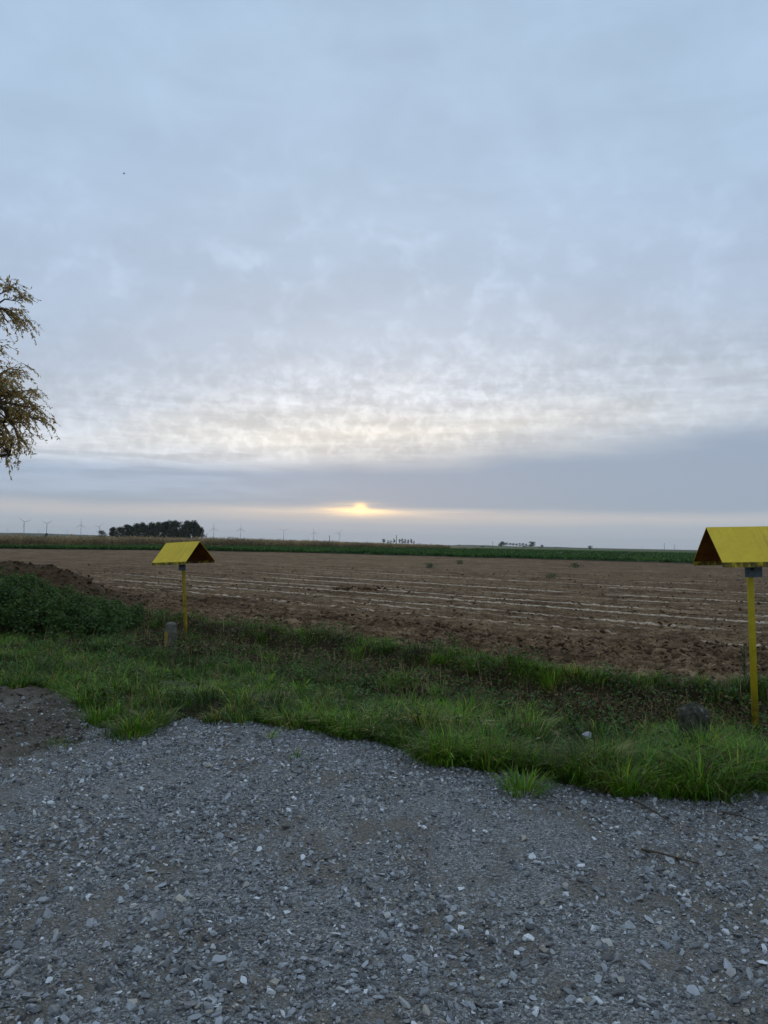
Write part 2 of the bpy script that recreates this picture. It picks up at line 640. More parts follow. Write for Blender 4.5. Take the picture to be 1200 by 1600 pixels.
M['dark_metal'] = simple('dark_metal', (.02, .02, .022), .3, 20, .6, .4)

# concrete
m, nt, b = material('weathered_concrete', .92, .15)
co = nt.coord('Object')
n1, n2 = nt.noise(co, 9, 5, .65), nt.noise(co, 45, 4, .6)
nt.link(nt.ramp(n1 * .6 + n2 * .4, [(.36, (.045, .042, .03)), (.5, (.13, .12, .09)), (.62, (.22, .205, .165)), (.74, (.42, .40, .36))]), b.inputs['Base Color'])
nt.link(nt.bump(n1 * .5 + n2 * .5, .7, .008), b.inputs['Normal'])
M['concrete'] = m
m, nt, b = material('faded_yellow_band', .9, .15)
co = nt.coord('Object')
n1 = nt.noise(co, 26, 5, .65)
nt.link(nt.ramp(n1, [(.36, (.13, .12, .085)), (.5, (.30, .20, .03)), (.68, (.40, .27, .03))]), b.inputs['Base Color'])
M['band'] = m

m, nt, b = material('mossy_stone', .95, .1)
co = nt.coord('Object')
n1, n2 = nt.noise(co, 11, 5, .65), nt.noise(co, 40, 4, .6)
nt.link(nt.ramp(n1 * .6 + n2 * .4, [(.38, (.022, .022, .014)), (.52, (.065, .060, .042)), (.62, (.12, .115, .09)), (.70, (.40, .39, .35))]), b.inputs['Base Color'])
nt.link(nt.bump(n1 * .5 + n2 * .5, .9, .012), b.inputs['Normal'])
M['mossy'] = m

# far farmland
m, nt, b = material('farmland', .95, .05)
co = nt.coord('Object')
vc, _, _ = nt.sep(nt.voronoi(co, .0032, out='Color'))
n1 = nt.noise(co, .05, 4, .6)
nt.link(nt.scale_col(nt.ramp(vc, [(.0, (.05, .08, .03)), (.35, (.07, .11, .035)), (.5, (.20, .165, .11)), (.75, (.13, .11, .075)), (1, (.09, .12, .05))], 'CONSTANT'),
                     n1 * .6 + .7), b.inputs['Base Color'])
M['farmland'] = m
m, nt, b = material('wooded_hill', .95, .05)
co = nt.coord('Object')
n1 = nt.noise(co, .01, 4, .6)
nt.link(nt.ramp(n1, [(.35, (.035, .05, .03)), (.6, (.07, .085, .045))]), b.inputs['Base Color'])
M['hill'] = m
M['beet_soil'] = simple('beet_soil', (.045, .055, .025), .3, .6, .95, .1)
M['corn_soil'] = simple('corn_soil', (.16, .125, .075), .3, .6, .95, .1)

# ------------------------------------------------------------------ terrain
# edge of the gravel and edge of the bare field, read off the photograph on the ground plane
ge = [(-60, 1072), (0, 1078), (60, 1076), (95, 1078), (130, 1118), (180, 1150), (230, 1140), (290, 1124), (400, 1128), (450, 1140), (510, 1142),
      (560, 1152), (640, 1168), (680, 1194), (760, 1206), (800, 1198), (880, 1218), (950, 1236), (1030, 1248), (1110, 1242), (1200, 1238)]
GE = np.array([on_z(*p)[:2] for p in ge])
GE = np.vstack([[-16, 9.5], [-8, 8.9], GE, [4.5, 4.9], [16, 4.4]])
fe = [(170, 945), (300, 966), (400, 979), (500, 989), (600, 1002), (700, 1018), (800, 1033), (900, 1049), (1000, 1059), (1100, 1067), (1200, 1068)]
FE = np.array([on_z(px, py, .10)[:2] for px, py in fe])
FE = np.vstack([[-40, 22.0], [-16, 19.5], [-9, 18.2], FE, [9, 8.2], [40, 6.5]])


def yg(x):
    x = np.asarray(x, float)
    return np.interp(x, GE[:, 0], GE[:, 1]) + .12 * fbm(x * 2.6, 8.8 + 0 * x, 4, .6)
def yf(x): return np.interp(x, FE[:, 0], FE[:, 1]) + .25 * perlin(np.asarray(x) * .9, 3.3)


def a_far(u):
    return np.interp(u, [-1.2, -.5, -.32, -.15, .1, .3, .5, 1.2], [-.3, -.15, .12, .28, .22, .12, .06, 0])


def field_z(x, y):
    u = x / np.maximum(y, 1)
    return .03 + a_far(u) * sstep(22, 105, y) + .05 * perlin(x * .12, y * .12) * sstep(8, 16, y)


def verge_t(x, y):
    a, b_ = yg(x), yf(x)
    return (y - a) / (b_ - a)


def verge_z(x, t):
    D = np.interp(x, [-8, -3.5, 0, 3.5, 8], [-.2, -.36, -.50, -.36, -.28])
    tb = np.interp(x, [-3.5, 0, 3.5], [.74, .64, .60])
    prof = sstep(.12, 1, t / tb) * (1 - sstep(.10, .72, (t - tb) / (1 - tb)))
    return D * prof + .10 * np.exp(-((t - .92) / .055) ** 2) + .03 * sstep(.9, 1, t) + .015 * sstep(0, .1, t)


def verge_full(x, y):
    t = verge_t(x, y)
    z = verge_z(x, t)
    return z + (.05 * fbm(x * 1.3, y * 1.3, 3) + .025 * fbm(x * 5, y * 5, 2)) * sstep(0, .12, t) * (1 - .5 * sstep(.9, 1, t))


# big sheet to the horizon
rr = np.concatenate([[0.0], np.geomspace(4, 16500, 74)])
th = np.linspace(0, 2 * math.pi, 145)
RR, TH = np.meshgrid(rr, th, indexing='ij')
X, Y = RR * np.sin(TH), RR * np.cos(TH)
front = np.maximum(Y, 1)
Z = np.where(Y > 0, a_far(np.clip(X / front, -1.2, 1.2)) * sstep(60, 105, RR) * (1 - sstep(320, 900, RR)), 0)
Z = Z - .75 * (1 - sstep(85, 150, RR)) - .12
far_ground = tag(obj('farmland', grid_mesh('farmland', X, Y, Z), M['farmland']), kind='structure')

# gravel yard
xs = np.linspace(-13, 13, 380)
ts = np.linspace(0, 1, 260) ** .8
Xg = np.repeat(xs[None], len(ts), 0)
Yg = -7 + (yg(xs)[None] + .5 + 7) * ts[:, None]


def gravel_z(x, y):
    x, y = np.asarray(x, float), np.asarray(y, float)
    z = .012 * fbm(x * 2.2, y * 2.2, 3) + .03 * perlin(x * .5, y * .5) * sstep(3, 4.5, y) + .006 * fbm(x * 11, y * 11, 2)
    return z - .12 * (1 - sstep(-.42, .0, yg(x) - y))


def surf_z(x, y):
    return np.maximum(verge_full(x, y) - .07 * (1 - sstep(-.01, .07, verge_t(x, y))), gravel_z(x, y))


Zg = gravel_z(Xg, Yg)
gravel_ground = tag(obj('gravel_yard', grid_mesh('gravel_yard', Xg, Yg, Zg), M['gravel']), kind='structure')

# verge soil with the shallow ditch
xs = np.linspace(-15, 13, 420)
ts = np.linspace(-.06, 1.07, 110)
Xv = np.repeat(xs[None], len(ts), 0)
Yv = yg(xs)[None] + (yf(xs) - yg(xs))[None] * ts[:, None]
Zv = verge_full(Xv, Yv) - .07 * (1 - sstep(-.01, .07, ts))[:, None] - .08 * (1 - sstep(-.06, 0, ts))[:, None] - .10 * sstep(1.0, 1.06, ts)[:, None]
verge = tag(obj('verge', grid_mesh('verge', Xv, Yv, Zv), M['verge']), kind='structure')

# bare field, finer near the camera
NU, NR = 620, 380
us = np.concatenate([np.linspace(-1.25, -.62, 60)[:-1], np.linspace(-.62, .62, NU - 118), np.linspace(.62, 1.25, 60)[1:]])
rs = np.linspace(0, 1, NR) ** 1.1
ys0 = np.full_like(us, 12.0)
for _ in range(30):
    ys0 = .5 * ys0 + .5 * yf(us * ys0)
FIELD_END = lambda u: 92.0 / (1 + .26 * u)
ye = FIELD_END(us) + 3
Yf_ = (ys0 - .25)[None] * (ye / (ys0 - .25))[None] ** rs[:, None]
Xf_ = us[None] * Yf_
near_w = 1 - sstep(20, 60, Yf_)
cl = np.abs(fbm(Xf_ * 2.6, Yf_ * 2.6, 4, .55))
s_ = Xf_ * sn + Yf_ * cs
q_ = Xf_ * cs - Yf_ * sn
rough_near = np.clip(1.25 - .09 * (Yf_ - yf(Xf_)), .35, 1.25)       # headland rougher than the drilled part
Zf_ = field_z(Xf_, Yf_) + (.085 * cl * rough_near - .02) * (near_w * .85 + .15) + .02 * np.sin(s_ * 2 * math.pi / .45) * near_w * (1 - rough_near * .6)
Zf_ -= .12 * (1 - sstep(-.25, .25, Yf_ - yf(Xf_)))
field = tag(obj('field', grid_mesh('field', Xf_, Yf_, Zf_), M['field']), kind='structure')

# heap of dug soil at the left, behind the brambles
nx, ny = 120, 70
Xm, Ym = np.meshgrid(np.linspace(-15.5, -5.2, nx), np.linspace(15.6, 21.5, ny))
cxp = np.interp(Xm, [-15.5, -9.6, -8.4, -7.4, -6.6, -5.6, -5.2], [.95, 1.02, .98, .72, .42, .12, 0])
prof = np.exp(-((Ym - 18.4) / 1.25) ** 2 * 1.3)
Zm = cxp * prof * (1 + .16 * fbm(Xm * .9, Ym * .9, 3)) + .09 * np.abs(fbm(Xm * 3, Ym * 3, 4, .6)) * np.minimum(1, cxp * 3) * prof - .06
mound = tag(obj('soil_mound', grid_mesh('soil_mound', Xm, Ym, Zm), M['mound']), kind='structure')

# dark dirt patch at the left of the gravel
Xd, Yd = np.meshgrid(np.linspace(-7, -1.5, 200), np.linspace(4.6, 9.1, 170))


def dirt_z(x, y):
    d = yg(x) - y
    wob = .35 * fbm(x * 1.7, y * 1.7, 3)
    inn = sstep(-.2, .35, d + .12) * sstep(0, .8, -2.15 - x + (y - 6) * .3 + wob) * sstep(5.1, 6.1, y + wob)
    return -.05 + inn * (.060 + .035 * np.exp(-((d - .3) / .35) ** 2)) + inn * (.03 * fbm(x * 3.5, y * 3.5, 4, .6) + .02 * np.abs(fbm(x * 9, y * 9, 2)))


dirt = tag(obj('dirt_patch', grid_mesh('dirt_patch', Xd, Yd, dirt_z(Xd, Yd)), M['dirt']), kind='structure')

# far hills
def hill(name, pts, dep, thick, mat):
    n = 60
    pxs = np.linspace(pts[0][0], pts[-1][0], n)
    tops = np.interp(pxs, [p[0] for p in pts], [p[1] for p in pts])
    rows = np.linspace(-1, 1, 13)
    V = np.zeros((13, n, 3))
    for j, (a, bb) in enumerate(zip(pxs, tops)):
        top = at_depth(a, bb, dep)
        for i, r_ in enumerate(rows):
            h = max(top.z, 0) * (1 - r_ * r_) ** 1.0 + 1.5 * perlin(j * .45, i * .5) * (1 - abs(r_))
            V[i, j] = (top.x, dep + r_ * thick, max(h, 0) - 1.2 * (abs(r_) > .99) - .2)
    return tag(obj(name, grid_mesh(name, V[..., 0], V[..., 1], V[..., 2]), mat), kind='structure')


hill('hill', [(-420, 836), (-150, 831), (0, 832.3), (60, 833.2), (100, 834.6), (150, 836.2), (230, 839.5), (330, 843.5)], 4400, 500, M['hill'])
hill('hill', [(690, 853), (720, 851.3), (765, 852.2), (800, 853.6), (850, 854.2), (875, 854.8), (900, 856.2)], 3000, 300, M['hill'])

# ------------------------------------------------------------------ stones
def stone_mesh(seed, flat=.55):
    """an angular chip: convex-ish low polygon with flat facets"""
    r_ = np.random.default_rng(seed)
    import bmesh
    bm = bmesh.new()
    for _ in range(13):
        v = r_.normal(size=3)
        v /= np.linalg.norm(v)
        v *= r_.uniform(.75, 1.05)
        v = np.sign(v) * np.abs(v) ** .75
        bm.verts.new((v[0] * .5, v[1] * .5 * r_.uniform(.7, .95), v[2] * .5 * flat))
    bmesh.ops.convex_hull(bm, input=bm.verts)
    for v in [v for v in bm.verts if not v.link_faces]:
        bm.verts.remove(v)
    me = bpy.data.meshes.new('stone')
    bm.to_mesh(me)
    bm.free()
    me.materials.append(M['chips'])
    return me


stone_meshes = [stone_mesh(s, f) for s, f in zip(range(20, 32), [.45, .6, .5, .7, .4, .55, .65, .5, .45, .75, .6, .35])]


def scatter_instances(name, parent, pts, rot, scl, vid, meshes, mat_override=None):
    """many tiny stones as one object: points that carry a turn, a size and a shape number"""
    me = bpy.data.meshes.new(name)
    me.vertices.add(len(pts))
    me.vertices.foreach_set('co', np.asarray(pts, np.float32).ravel())
    for nm, ty, data, key in (('rot', 'FLOAT_VECTOR', rot, 'vector'), ('scl', 'FLOAT_VECTOR', scl, 'vector'), ('vid', 'INT', vid, 'value')):
        a = me.attributes.new(nm, ty, 'POINT')
        a.data.foreach_set(key, np.asarray(data, np.int32 if ty == 'INT' else np.float32).ravel())
    o = obj(name, me, None, parent)
    coll = bpy.data.collections.new(name + '_shapes')
    for i, sm in enumerate(meshes):
        so = bpy.data.objects.new('%s_shape_%02d' % (name, i), sm)
        coll.objects.link(so)
    ng = bpy.data.node_groups.new(name + '_nodes', 'GeometryNodeTree')
    ng.interface.new_socket('Geometry', in_out='INPUT', socket_type='NodeSocketGeometry')
    ng.interface.new_socket('Geometry', in_out='OUTPUT', socket_type='NodeSocketGeometry')
    gi, go = ng.nodes.new('NodeGroupInput'), ng.nodes.new('NodeGroupOutput')
    ip = ng.nodes.new('GeometryNodeInstanceOnPoints')
    ci = ng.nodes.new('GeometryNodeCollectionInfo')
    ci.inputs['Collection'].default_value = coll
    ci.inputs['Separate Children'].default_value = True
    ci.inputs['Reset Children'].default_value = True
    ip.inputs['Pick Instance'].default_value = True

    def attr(nm, ty):
        n = ng.nodes.new('GeometryNodeInputNamedAttribute')
        n.data_type = ty
        n.inputs['Name'].default_value = nm
        return n.outputs['Attribute']
    e2r = ng.nodes.new('FunctionNodeEulerToRotation')
    ng.links.new(attr('rot', 'FLOAT_VECTOR'), e2r.inputs[0])
    ng.links.new(gi.outputs[0], ip.inputs['Points'])
    ng.links.new(ci.outputs[0], ip.inputs['Instance'])
    ng.links.new(attr('vid', 'INT'), ip.inputs['Instance Index'])
    ng.links.new(e2r.outputs[0], ip.inputs['Rotation'])
    ng.links.new(attr('scl', 'FLOAT_VECTOR'), ip.inputs['Scale'])
    ng.links.new(ip.outputs[0], go.inputs[0])
    md = o.modifiers.new('scatter', 'NODES')
    md.node_group = ng
    return o


# loose chips: thick where the photograph shows drifts of stone, thin on the worn dirt
NS = 300000
sx = rng.uniform(-6.5, 6.5, NS)
sy = rng.uniform(1.6, 7.6, NS)
keep = (sy < yg(sx) + np.abs(rng.normal(0, .13, NS))) & (np.abs(sx) < .62 * sy + 1.2)
worn = fbm(sx * .8 + 4, sy * .8 + 9, 3)
drift = fbm(sx * 2.4, sy * 1.7, 3)
dens = np.clip(.66 - .62 * worn + .45 * drift, .12, 1)
edge_d = yg(sx) - sy
dens = np.clip(dens + .45 * np.exp(-(edge_d / .5) ** 2), .1, 1)
dens *= 1 - .85 * sstep(-1.7, -2.9, sx) * sstep(4.6, 5.8, sy) if False else (1 - .85 * (1 - sstep(-2.9, -1.7, sx)) * sstep(4.6, 5.8, sy))
keep &= rng.uniform(size=NS) < dens
sx, sy = sx[keep], sy[keep]
n = len(sx)
size = np.clip(np.exp(rng.normal(math.log(.0128), .52, n)), .006, .050)
sz = np.maximum(surf_z(sx, sy), dirt_z(sx, sy)) + size * .12
rot = np.stack([rng.normal(0, .5, n), rng.normal(0, .5, n), rng.uniform(0, 6.283, n)], -1)
scl = np.stack([size * rng.uniform(.9, 1.4, n), size * rng.uniform(.7, 1.1, n), size * rng.uniform(.7, 1.1, n)], -1)
tag(scatter_instances('gravel_chips', gravel_ground, np.stack([sx, sy, sz], -1), rot, scl, rng.integers(0, 12, n), stone_meshes), kind='stuff')

# the 300 largest stones, one object each
cnt = 0
NOTABLE = [(817, 1314, .062, 'tan_stone'), (703, 1450, .060, 'grey_stone'), (342, 1503, .062, 'pale_stone'), (812, 1360, .06, 'grey_stone'), (825, 1372, .05, 'grey_stone'),
           (465, 1480, .036, 'pale_stone'), (553, 1524, .03, 'pale_stone'), (1003, 1563, .045, 'pale_stone'), (1132, 1557, .028, 'tan_stone'),
           (535, 1212, .032, 'tan_stone'), (281, 1277, .032, 'pale_stone'), (940, 1398, .04, 'grey_stone'), (1040, 1480, .055, 'grey_stone'),
           (600, 1430, .03, 'pale_stone'), (770, 1402, .035, 'grey_stone'), (612, 1428, .026, 'pale_stone'), (1075, 1395, .04, 'grey_stone'), (60, 1445, .045, 'grey_stone')]
for (px, py, s, mt) in NOTABLE:
    p = on_z(px, py)
    me = stone_meshes[cnt % 12].copy()
    me.materials.clear()
    me.materials.append(M[mt])
    obj('stone', me, None, gravel_ground, (p.x, p.y, float(gravel_z(p.x, p.y)) + s * .16), (random.gauss(0, .2), random.gauss(0, .2), random.uniform(0, 6.28)),
        (s * 1.1, s * .9, s * .85))
    cnt += 1
while cnt < 300:
    px, py = random.uniform(-60, 1260), 1150 + 520 * random.random() ** .8
    p = on_z(px, py)
    if p.y > float(yg(p.x)) - .05 or (p.x < -1.8 and p.y > 4.9):
        continue
    if float(fbm(p.x * 2.4, p.y * 1.7, 3)) < random.uniform(-.5, .35):
        continue
    s = random.choice([.030, .033, .037, .042, .048, .056]) * random.uniform(.85, 1.12)
    obj('stone', stone_meshes[random.randrange(12)], None, gravel_ground, (p.x, p.y, float(gravel_z(p.x, p.y)) + s * .12),
        (random.gauss(0, .25), random.gauss(0, .25), random.uniform(0, 6.28)), (s * random.uniform(1, 1.4), s * random.uniform(.75, 1), s * random.uniform(.6, .95)))
    cnt += 1

# clods on the field
clod_meshes = []
for s in range(6):
    me = stone_mesh(50 + s, .7)
    me.materials.clear()
    me.materials.append(M['clod'])
    clod_meshes.append(me)
NC = 75000
cu = rng.uniform(-.75, .75, NC)
cyy = 8 + 40 * rng.uniform(size=NC) ** 1.5
cxx = cu * cyy
edge_d = cyy - yf(cxx)
pr = np.where(edge_d < 4.5, .6, .16) * np.clip(.75 + .7 * fbm(cxx * .9, cyy * .9, 3), .05, 1)
kk = (edge_d > -.1) & (rng.uniform(size=NC) < pr)
cxx, cyy, edge_d = cxx[kk], cyy[kk], edge_d[kk]
n = len(cxx)
size = np.clip(np.exp(rng.normal(math.log(.042), .55, n)), .018, .15) * np.where(edge_d < 4.5, 1.0, .8)
cz = field_z(cxx, cyy) + size * .12 + .01
rot = np.stack([rng.normal(0, .4, n), rng.normal(0, .4, n), rng.uniform(0, 6.283, n)], -1)
scl = np.stack([size * 1.2, size, size * .75], -1)
tag(scatter_instances('clods', field, np.stack([cxx, cyy, cz], -1), rot, scl, rng.integers(0, 6, n), clod_meshes), kind='stuff')

ex = rng.uniform(-6.5, -1.9, 2600)
ey = rng.uniform(5.2, 8.6, 2600)
kk = dirt_z(ex, ey) > np.maximum(gravel_z(ex, ey), -.02) + .005
ex, ey = ex[kk], ey[kk]
n = len(ex)
size = np.clip(np.exp(rng.normal(math.log(.02), .5, n)), .01, .07)
dc = []
for me in clod_meshes:
    me = me.copy()
    me.materials.clear()
    me.materials.append(M['dirt'])
    dc.append(me)
tag(scatter_instances('dirt_lumps', dirt, np.stack([ex, ey, dirt_z(ex, ey) + size * .1], -1), np.stack([rng.normal(0, .4, n), rng.normal(0, .4, n), rng.uniform(0, 6.28, n)], -1),
                      np.stack([size * 1.2, size, size * .75], -1), rng.integers(0, 6, n), dc), kind='stuff')

qx, qy = rng.integers(0, nx, 5200), rng.integers(0, ny, 5200)
mp = np.stack([Xm[qy, qx] + rng.normal(0, .04, 5200), Ym[qy, qx] + rng.normal(0, .04, 5200), Zm[qy, qx]], -1)
mp = mp[Zm[qy, qx] > .03]
n = len(mp)
size = np.clip(np.exp(rng.normal(math.log(.06), .5, n)), .02, .2)
tag(scatter_instances('mound_clods', mound, mp, np.stack([rng.normal(0, .4, n), rng.normal(0, .4, n), rng.uniform(0, 6.28, n)], -1),
                      np.stack([size * 1.2, size, size * .75], -1), rng.integers(0, 6, n), clod_meshes), kind='stuff')

# ------------------------------------------------------------------ leaf and blade makers (numpy)
def blades(pos, yaw, length, width, lean, curve, col, seed=0):
    """grass blades: two bent segments tapering to a tip. arrays of n; returns verts, quads, tris, colours"""
    n = len(pos)
    d = np.stack([np.cos(yaw), np.sin(yaw)], -1)
    s = np.stack([-d[:, 1], d[:, 0]], -1)
    V = np.zeros((n, 5, 3))
    m1 = .55 * length
    a1, a2 = lean, lean + curve
    p0 = pos
    p1 = p0 + np.concatenate([d * (np.sin(a1) * m1)[:, None], (np.cos(a1) * m1)[:, None]], -1)
    m2 = .45 * length
    p2 = p1 + np.concatenate([d * (np.sin(a2) * m2)[:, None], (np.cos(a2) * m2)[:, None]], -1)
    w = np.concatenate([s * (width / 2)[:, None], np.zeros((n, 1))], -1)
    V[:, 0], V[:, 1] = p0 - w, p0 + w
    V[:, 2], V[:, 3] = p1 + w * .8, p1 - w * .8
    V[:, 4] = p2
    b = np.arange(n)[:, None] * 5
    q = b + np.array([0, 1, 2, 3])
    t = b + np.array([3, 2, 4])
    C = np.repeat(col[:, None], 5, 1)
    return V.reshape(-1, 3), q, t, C.reshape(-1, 3)


def leaves(pos, dirv, length, width, col, fold=.0):
    """pointed leaves: 4-vertex lozenge along dirv with a random roll"""
    n = len(pos)
    dirv = dirv / np.linalg.norm(dirv, axis=1, keepdims=True)
    r_ = rng.normal(size=(n, 3))
    s = np.cross(dirv, r_)
    s /= np.linalg.norm(s, axis=1, keepdims=True) + 1e-9
    V = np.zeros((n, 4, 3))
    V[:, 0] = pos
    V[:, 2] = pos + dirv * length[:, None]
    mid_ = pos + dirv * (length * .45)[:, None]
    V[:, 1] = mid_ + s * (width / 2)[:, None]
    V[:, 3] = mid_ - s * (width / 2)[:, None]
    q = np.arange(n)[:, None] * 4 + np.arange(4)
    return V.reshape(-1, 3), q, np.repeat(col[:, None], 4, 1).reshape(-1, 3)


def merge(parts):
    V, Q, T, C, b = [], [], [], [], 0
    for p in parts:
        if len(p) == 4:
            v, q, t, c = p
        else:
            v, q, c = p
            t = None
        V.append(v)
        C.append(c)
        Q.append(q + b)
        if t is not None:
            T.append(t + b)
        b += len(v)
    return np.concatenate(V), np.concatenate(Q), (np.concatenate(T) if T else None), np.concatenate(C)


GREEN_A, GREEN_B, GREEN_Y = np.array((.036, .095, .008)), np.array((.165, .330, .018)), np.array((.31, .30, .035))
STRAW, BROWN = np.array((.40, .28, .12)), np.array((.060, .035, .016))


def grass_cols(n, x, y, dead, yellow=.08, lush=.45):
    f = np.clip(lush + .75 * fbm(x * .75, y * .75, 3) + rng.normal(0, .28, n), 0, 1)[:, None]
    c = GREEN_A * (1 - f) + GREEN_B * f
    r_ = rng.uniform(size=n)
    c = np.where((r_ < yellow)[:, None], GREEN_Y, c)
    isd = rng.uniform(size=n) < dead
    br = rng.uniform(size=(n, 1)) ** 2.3
    c = np.where(isd[:, None], STRAW * br + BROWN * (1 - br), c)
    return c * rng.uniform(.65, 1.25, (n, 1)), isd


# ------------------------------------------------------------------ grass of the verge
def ditch_t(x): return np.interp(x, [-3.5, 0, 3.5], [.74, .64, .60])


def on_surf(px, py, off=0.0):
    """where the sight line of a photo pixel meets the ground (verge or gravel)"""
    d = pdir(px, py)
    for k in np.linspace(2, 30, 1400):
        if CAM_H + d.z * k <= float(surf_z(d.x * k, d.y * k)) + off:
            return Vector((d.x * k, d.y * k, float(surf_z(d.x * k, d.y * k))))


STONE_AT = on_surf(918, 1156)
CLEAR = [(STONE_AT.x, STONE_AT.y - .12, .24), (-3.33, 12.35, .62), (-3.6, 12.1, .55)]


def trampled(x, y):
    """0 where feet or a mower have kept the grass down, 1 elsewhere"""
    k = np.ones_like(x)
    for cx_, cy_, r_ in CLEAR:
        k = np.minimum(k, sstep(.55, 1.0, np.hypot(x - cx_, y - cy_) / r_))
    return k


parts = []
NB = 350000
gx = rng.uniform(-10.5, 8.5, NB)
gt = rng.uniform(-.02, 1.03, NB)
span = yf(gx) - yg(gx)
gy = yg(gx) + span * gt + rng.normal(0, .03, NB)
clump = fbm(gx * 1.2 + 31, gy * 1.2, 3)
hollow = np.exp(-((gt - ditch_t(gx) - .05) / .19) ** 2)
bare = fbm(gx * .7 - 5, gy * 1.0 + 3, 3)
dens = np.clip(.75 + .95 * clump - .25 * hollow - .7 * (bare > .38), .06, 1) * (.25 + .75 * trampled(gx, gy))
dens *= np.where(gt < .03, .55, 1)
ok = (np.abs(gx) < .58 * gy + .9) & (rng.uniform(size=NB) < np.clip(span / 9, .35, 1) * dens)
gx, gy, gt, clump, hollow, bare = (k[ok] for k in (gx, gy, gt, clump, hollow, bare))
n = len(gx)
dead_p = np.clip(.22 + .66 * hollow * np.interp(gx, [-4, -1], [.7, 1]) + .45 * (clump < -.35) + .55 * (bare > .35) + .25 * (gt > .95), 0, .92)
c_, isd = grass_cols(n, gx, gy, dead_p, .05, .18)
ln = rng.uniform(.04, .12, n) * np.clip(1 + 1.3 * clump, .35, 2.3) * (.35 + .65 * trampled(gx, gy))
c_ = c_ * .82 * np.clip(1 + .7 * fbm(gx * 2.3 + 3, gy * 2.3, 2), .45, 1.6)[:, None]
ln = np.where(gt < .04, ln * .85, ln)
ln = ln * np.where(hollow > .5, .8, 1)
lean = np.where(isd, rng.uniform(.5, 1.5, n), np.abs(rng.normal(.35, .28, n)))
pos = np.stack([gx, gy, surf_z(gx, gy) - .005], -1)
parts.append(blades(pos, rng.uniform(0, 6.283, n), ln, rng.uniform(.004, .010, n), lean, rng.uniform(.2, .9, n), c_))

# tussocks: taller blades fanning out of one root, tallest by the gravel at the right
NT_ = 2300
tx = rng.uniform(-9.5, 7.5, NT_)
tt = rng.uniform(0, 1, NT_)
zone = rng.uniform(size=NT_)
tt = np.where(zone < .5, tt ** 1.8 * .40, np.where(zone < .64, .85 + .16 * tt, tt))
ty = yg(tx) + (yf(tx) - yg(tx)) * tt
for i in range(NT_):
    x, y, t = tx[i], ty[i], tt[i]
    if abs(x) > .58 * y + .8:
        continue
    if abs(t - float(ditch_t(x)) - .05) < .17 and rng.uniform() < .75:
        continue
    if float(fbm(x * .9 + 8, y * .9, 2)) < -.25 or float(trampled(np.array([x]), np.array([y]))[0]) < .9:
        continue
    tall = .14 + .14 * rng.uniform()
    if t < .42 and x > -.6:
        tall = rng.uniform(.18, .38) * (1.0 if x > .3 else .75)
    if t > .85:
        tall = rng.uniform(.08, .22)
    k = int(rng.integers(40, 120))
    rad = rng.uniform(.04, .15)
    if t < .3 and x > -.6:
        k = int(k * 1.5)
    a = rng.uniform(0, 6.283, k)
    rr_ = rad * np.sqrt(rng.uniform(size=k))
    bx, by = x + rr_ * np.cos(a), y + rr_ * np.sin(a)
    pz = surf_z(bx, by) - .01
    cc, isd = grass_cols(k, bx, by, .15, .06 + .3 * (rng.uniform() < .15))
    cc = cc * rng.uniform(.55, 1.55)
    ln = tall * rng.uniform(.5, 1.2, k)
    parts.append(blades(np.stack([bx, by, pz], -1), a + rng.normal(0, .5, k), ln, rng.uniform(.004, .009, k),
                        .12 + .55 * rr_ / rad + np.abs(rng.normal(0, .15, k)), rng.uniform(.3, 1.1, k), cc))
# dry stalks standing up or fallen over
n = 5200
gx = rng.uniform(-9, 7.5, n)
gt = np.where(rng.uniform(size=n) < .5, rng.uniform(.05, 1.0, n), rng.uniform(.55, .98, n))
gy = yg(gx) + (yf(gx) - yg(gx)) * gt
br = rng.uniform(size=(n, 1))
parts.append(blades(np.stack([gx, gy, surf_z(gx, gy)], -1), rng.uniform(0, 6.283, n), rng.uniform(.12, .38, n), rng.uniform(.003, .007, n),
                    rng.uniform(.1, 1.3, n), rng.uniform(-.2, .8, n), (STRAW * (1 - br) + BROWN * br) * 1.1))
# small broad leaves and dead litter tangled in the ditch
NW = 115000
wx = rng.uniform(-10, 8, NW)
wt = rng.uniform(.02, 1.0, NW)
wy = yg(wx) + (yf(wx) - yg(wx)) * wt
tb = ditch_t(wx)
ncl = fbm(wx * 1.6 - 11, wy * 1.6, 2)
ok = (np.abs(wx) < .58 * wy + .8) & (rng.uniform(size=NW) < np.clip(.12 + 1.2 * ncl + 1.0 * np.exp(-((wt - tb - .12) / .20) ** 2), 0, 1))
wx, wy, wt, tb, ncl = wx[ok], wy[ok], wt[ok], tb[ok], ncl[ok]
n = len(wx)
hh = rng.uniform(.01, .17, n) * np.clip(.7 + ncl, .3, 1.5)
dd = rng.normal(size=(n, 3)) * np.array([1, 1, .45])
br = (rng.uniform(size=n) < .12 + .58 * np.exp(-((wt - tb - .10) / .17) ** 2))[:, None]
f = rng.uniform(size=(n, 1))
cc = np.where(br, BROWN * (1 - f ** 2) + STRAW * f ** 2 * .7, np.array((.040, .085, .018)) * (1 - f) + np.array((.11, .20, .04)) * f)
parts.append(leaves(np.stack([wx, wy, surf_z(wx, wy) + hh], -1), dd, rng.uniform(.02, .06, n), rng.uniform(.012, .034, n), cc))
V, Q, T, C = merge(parts)
grass = tag(obj('verge_grass', np_mesh('verge_grass', V, T, Q, C), M['grass']), 'green grass, weeds and dead stalks covering the verge and shallow ditch', 'grass', kind='stuff')


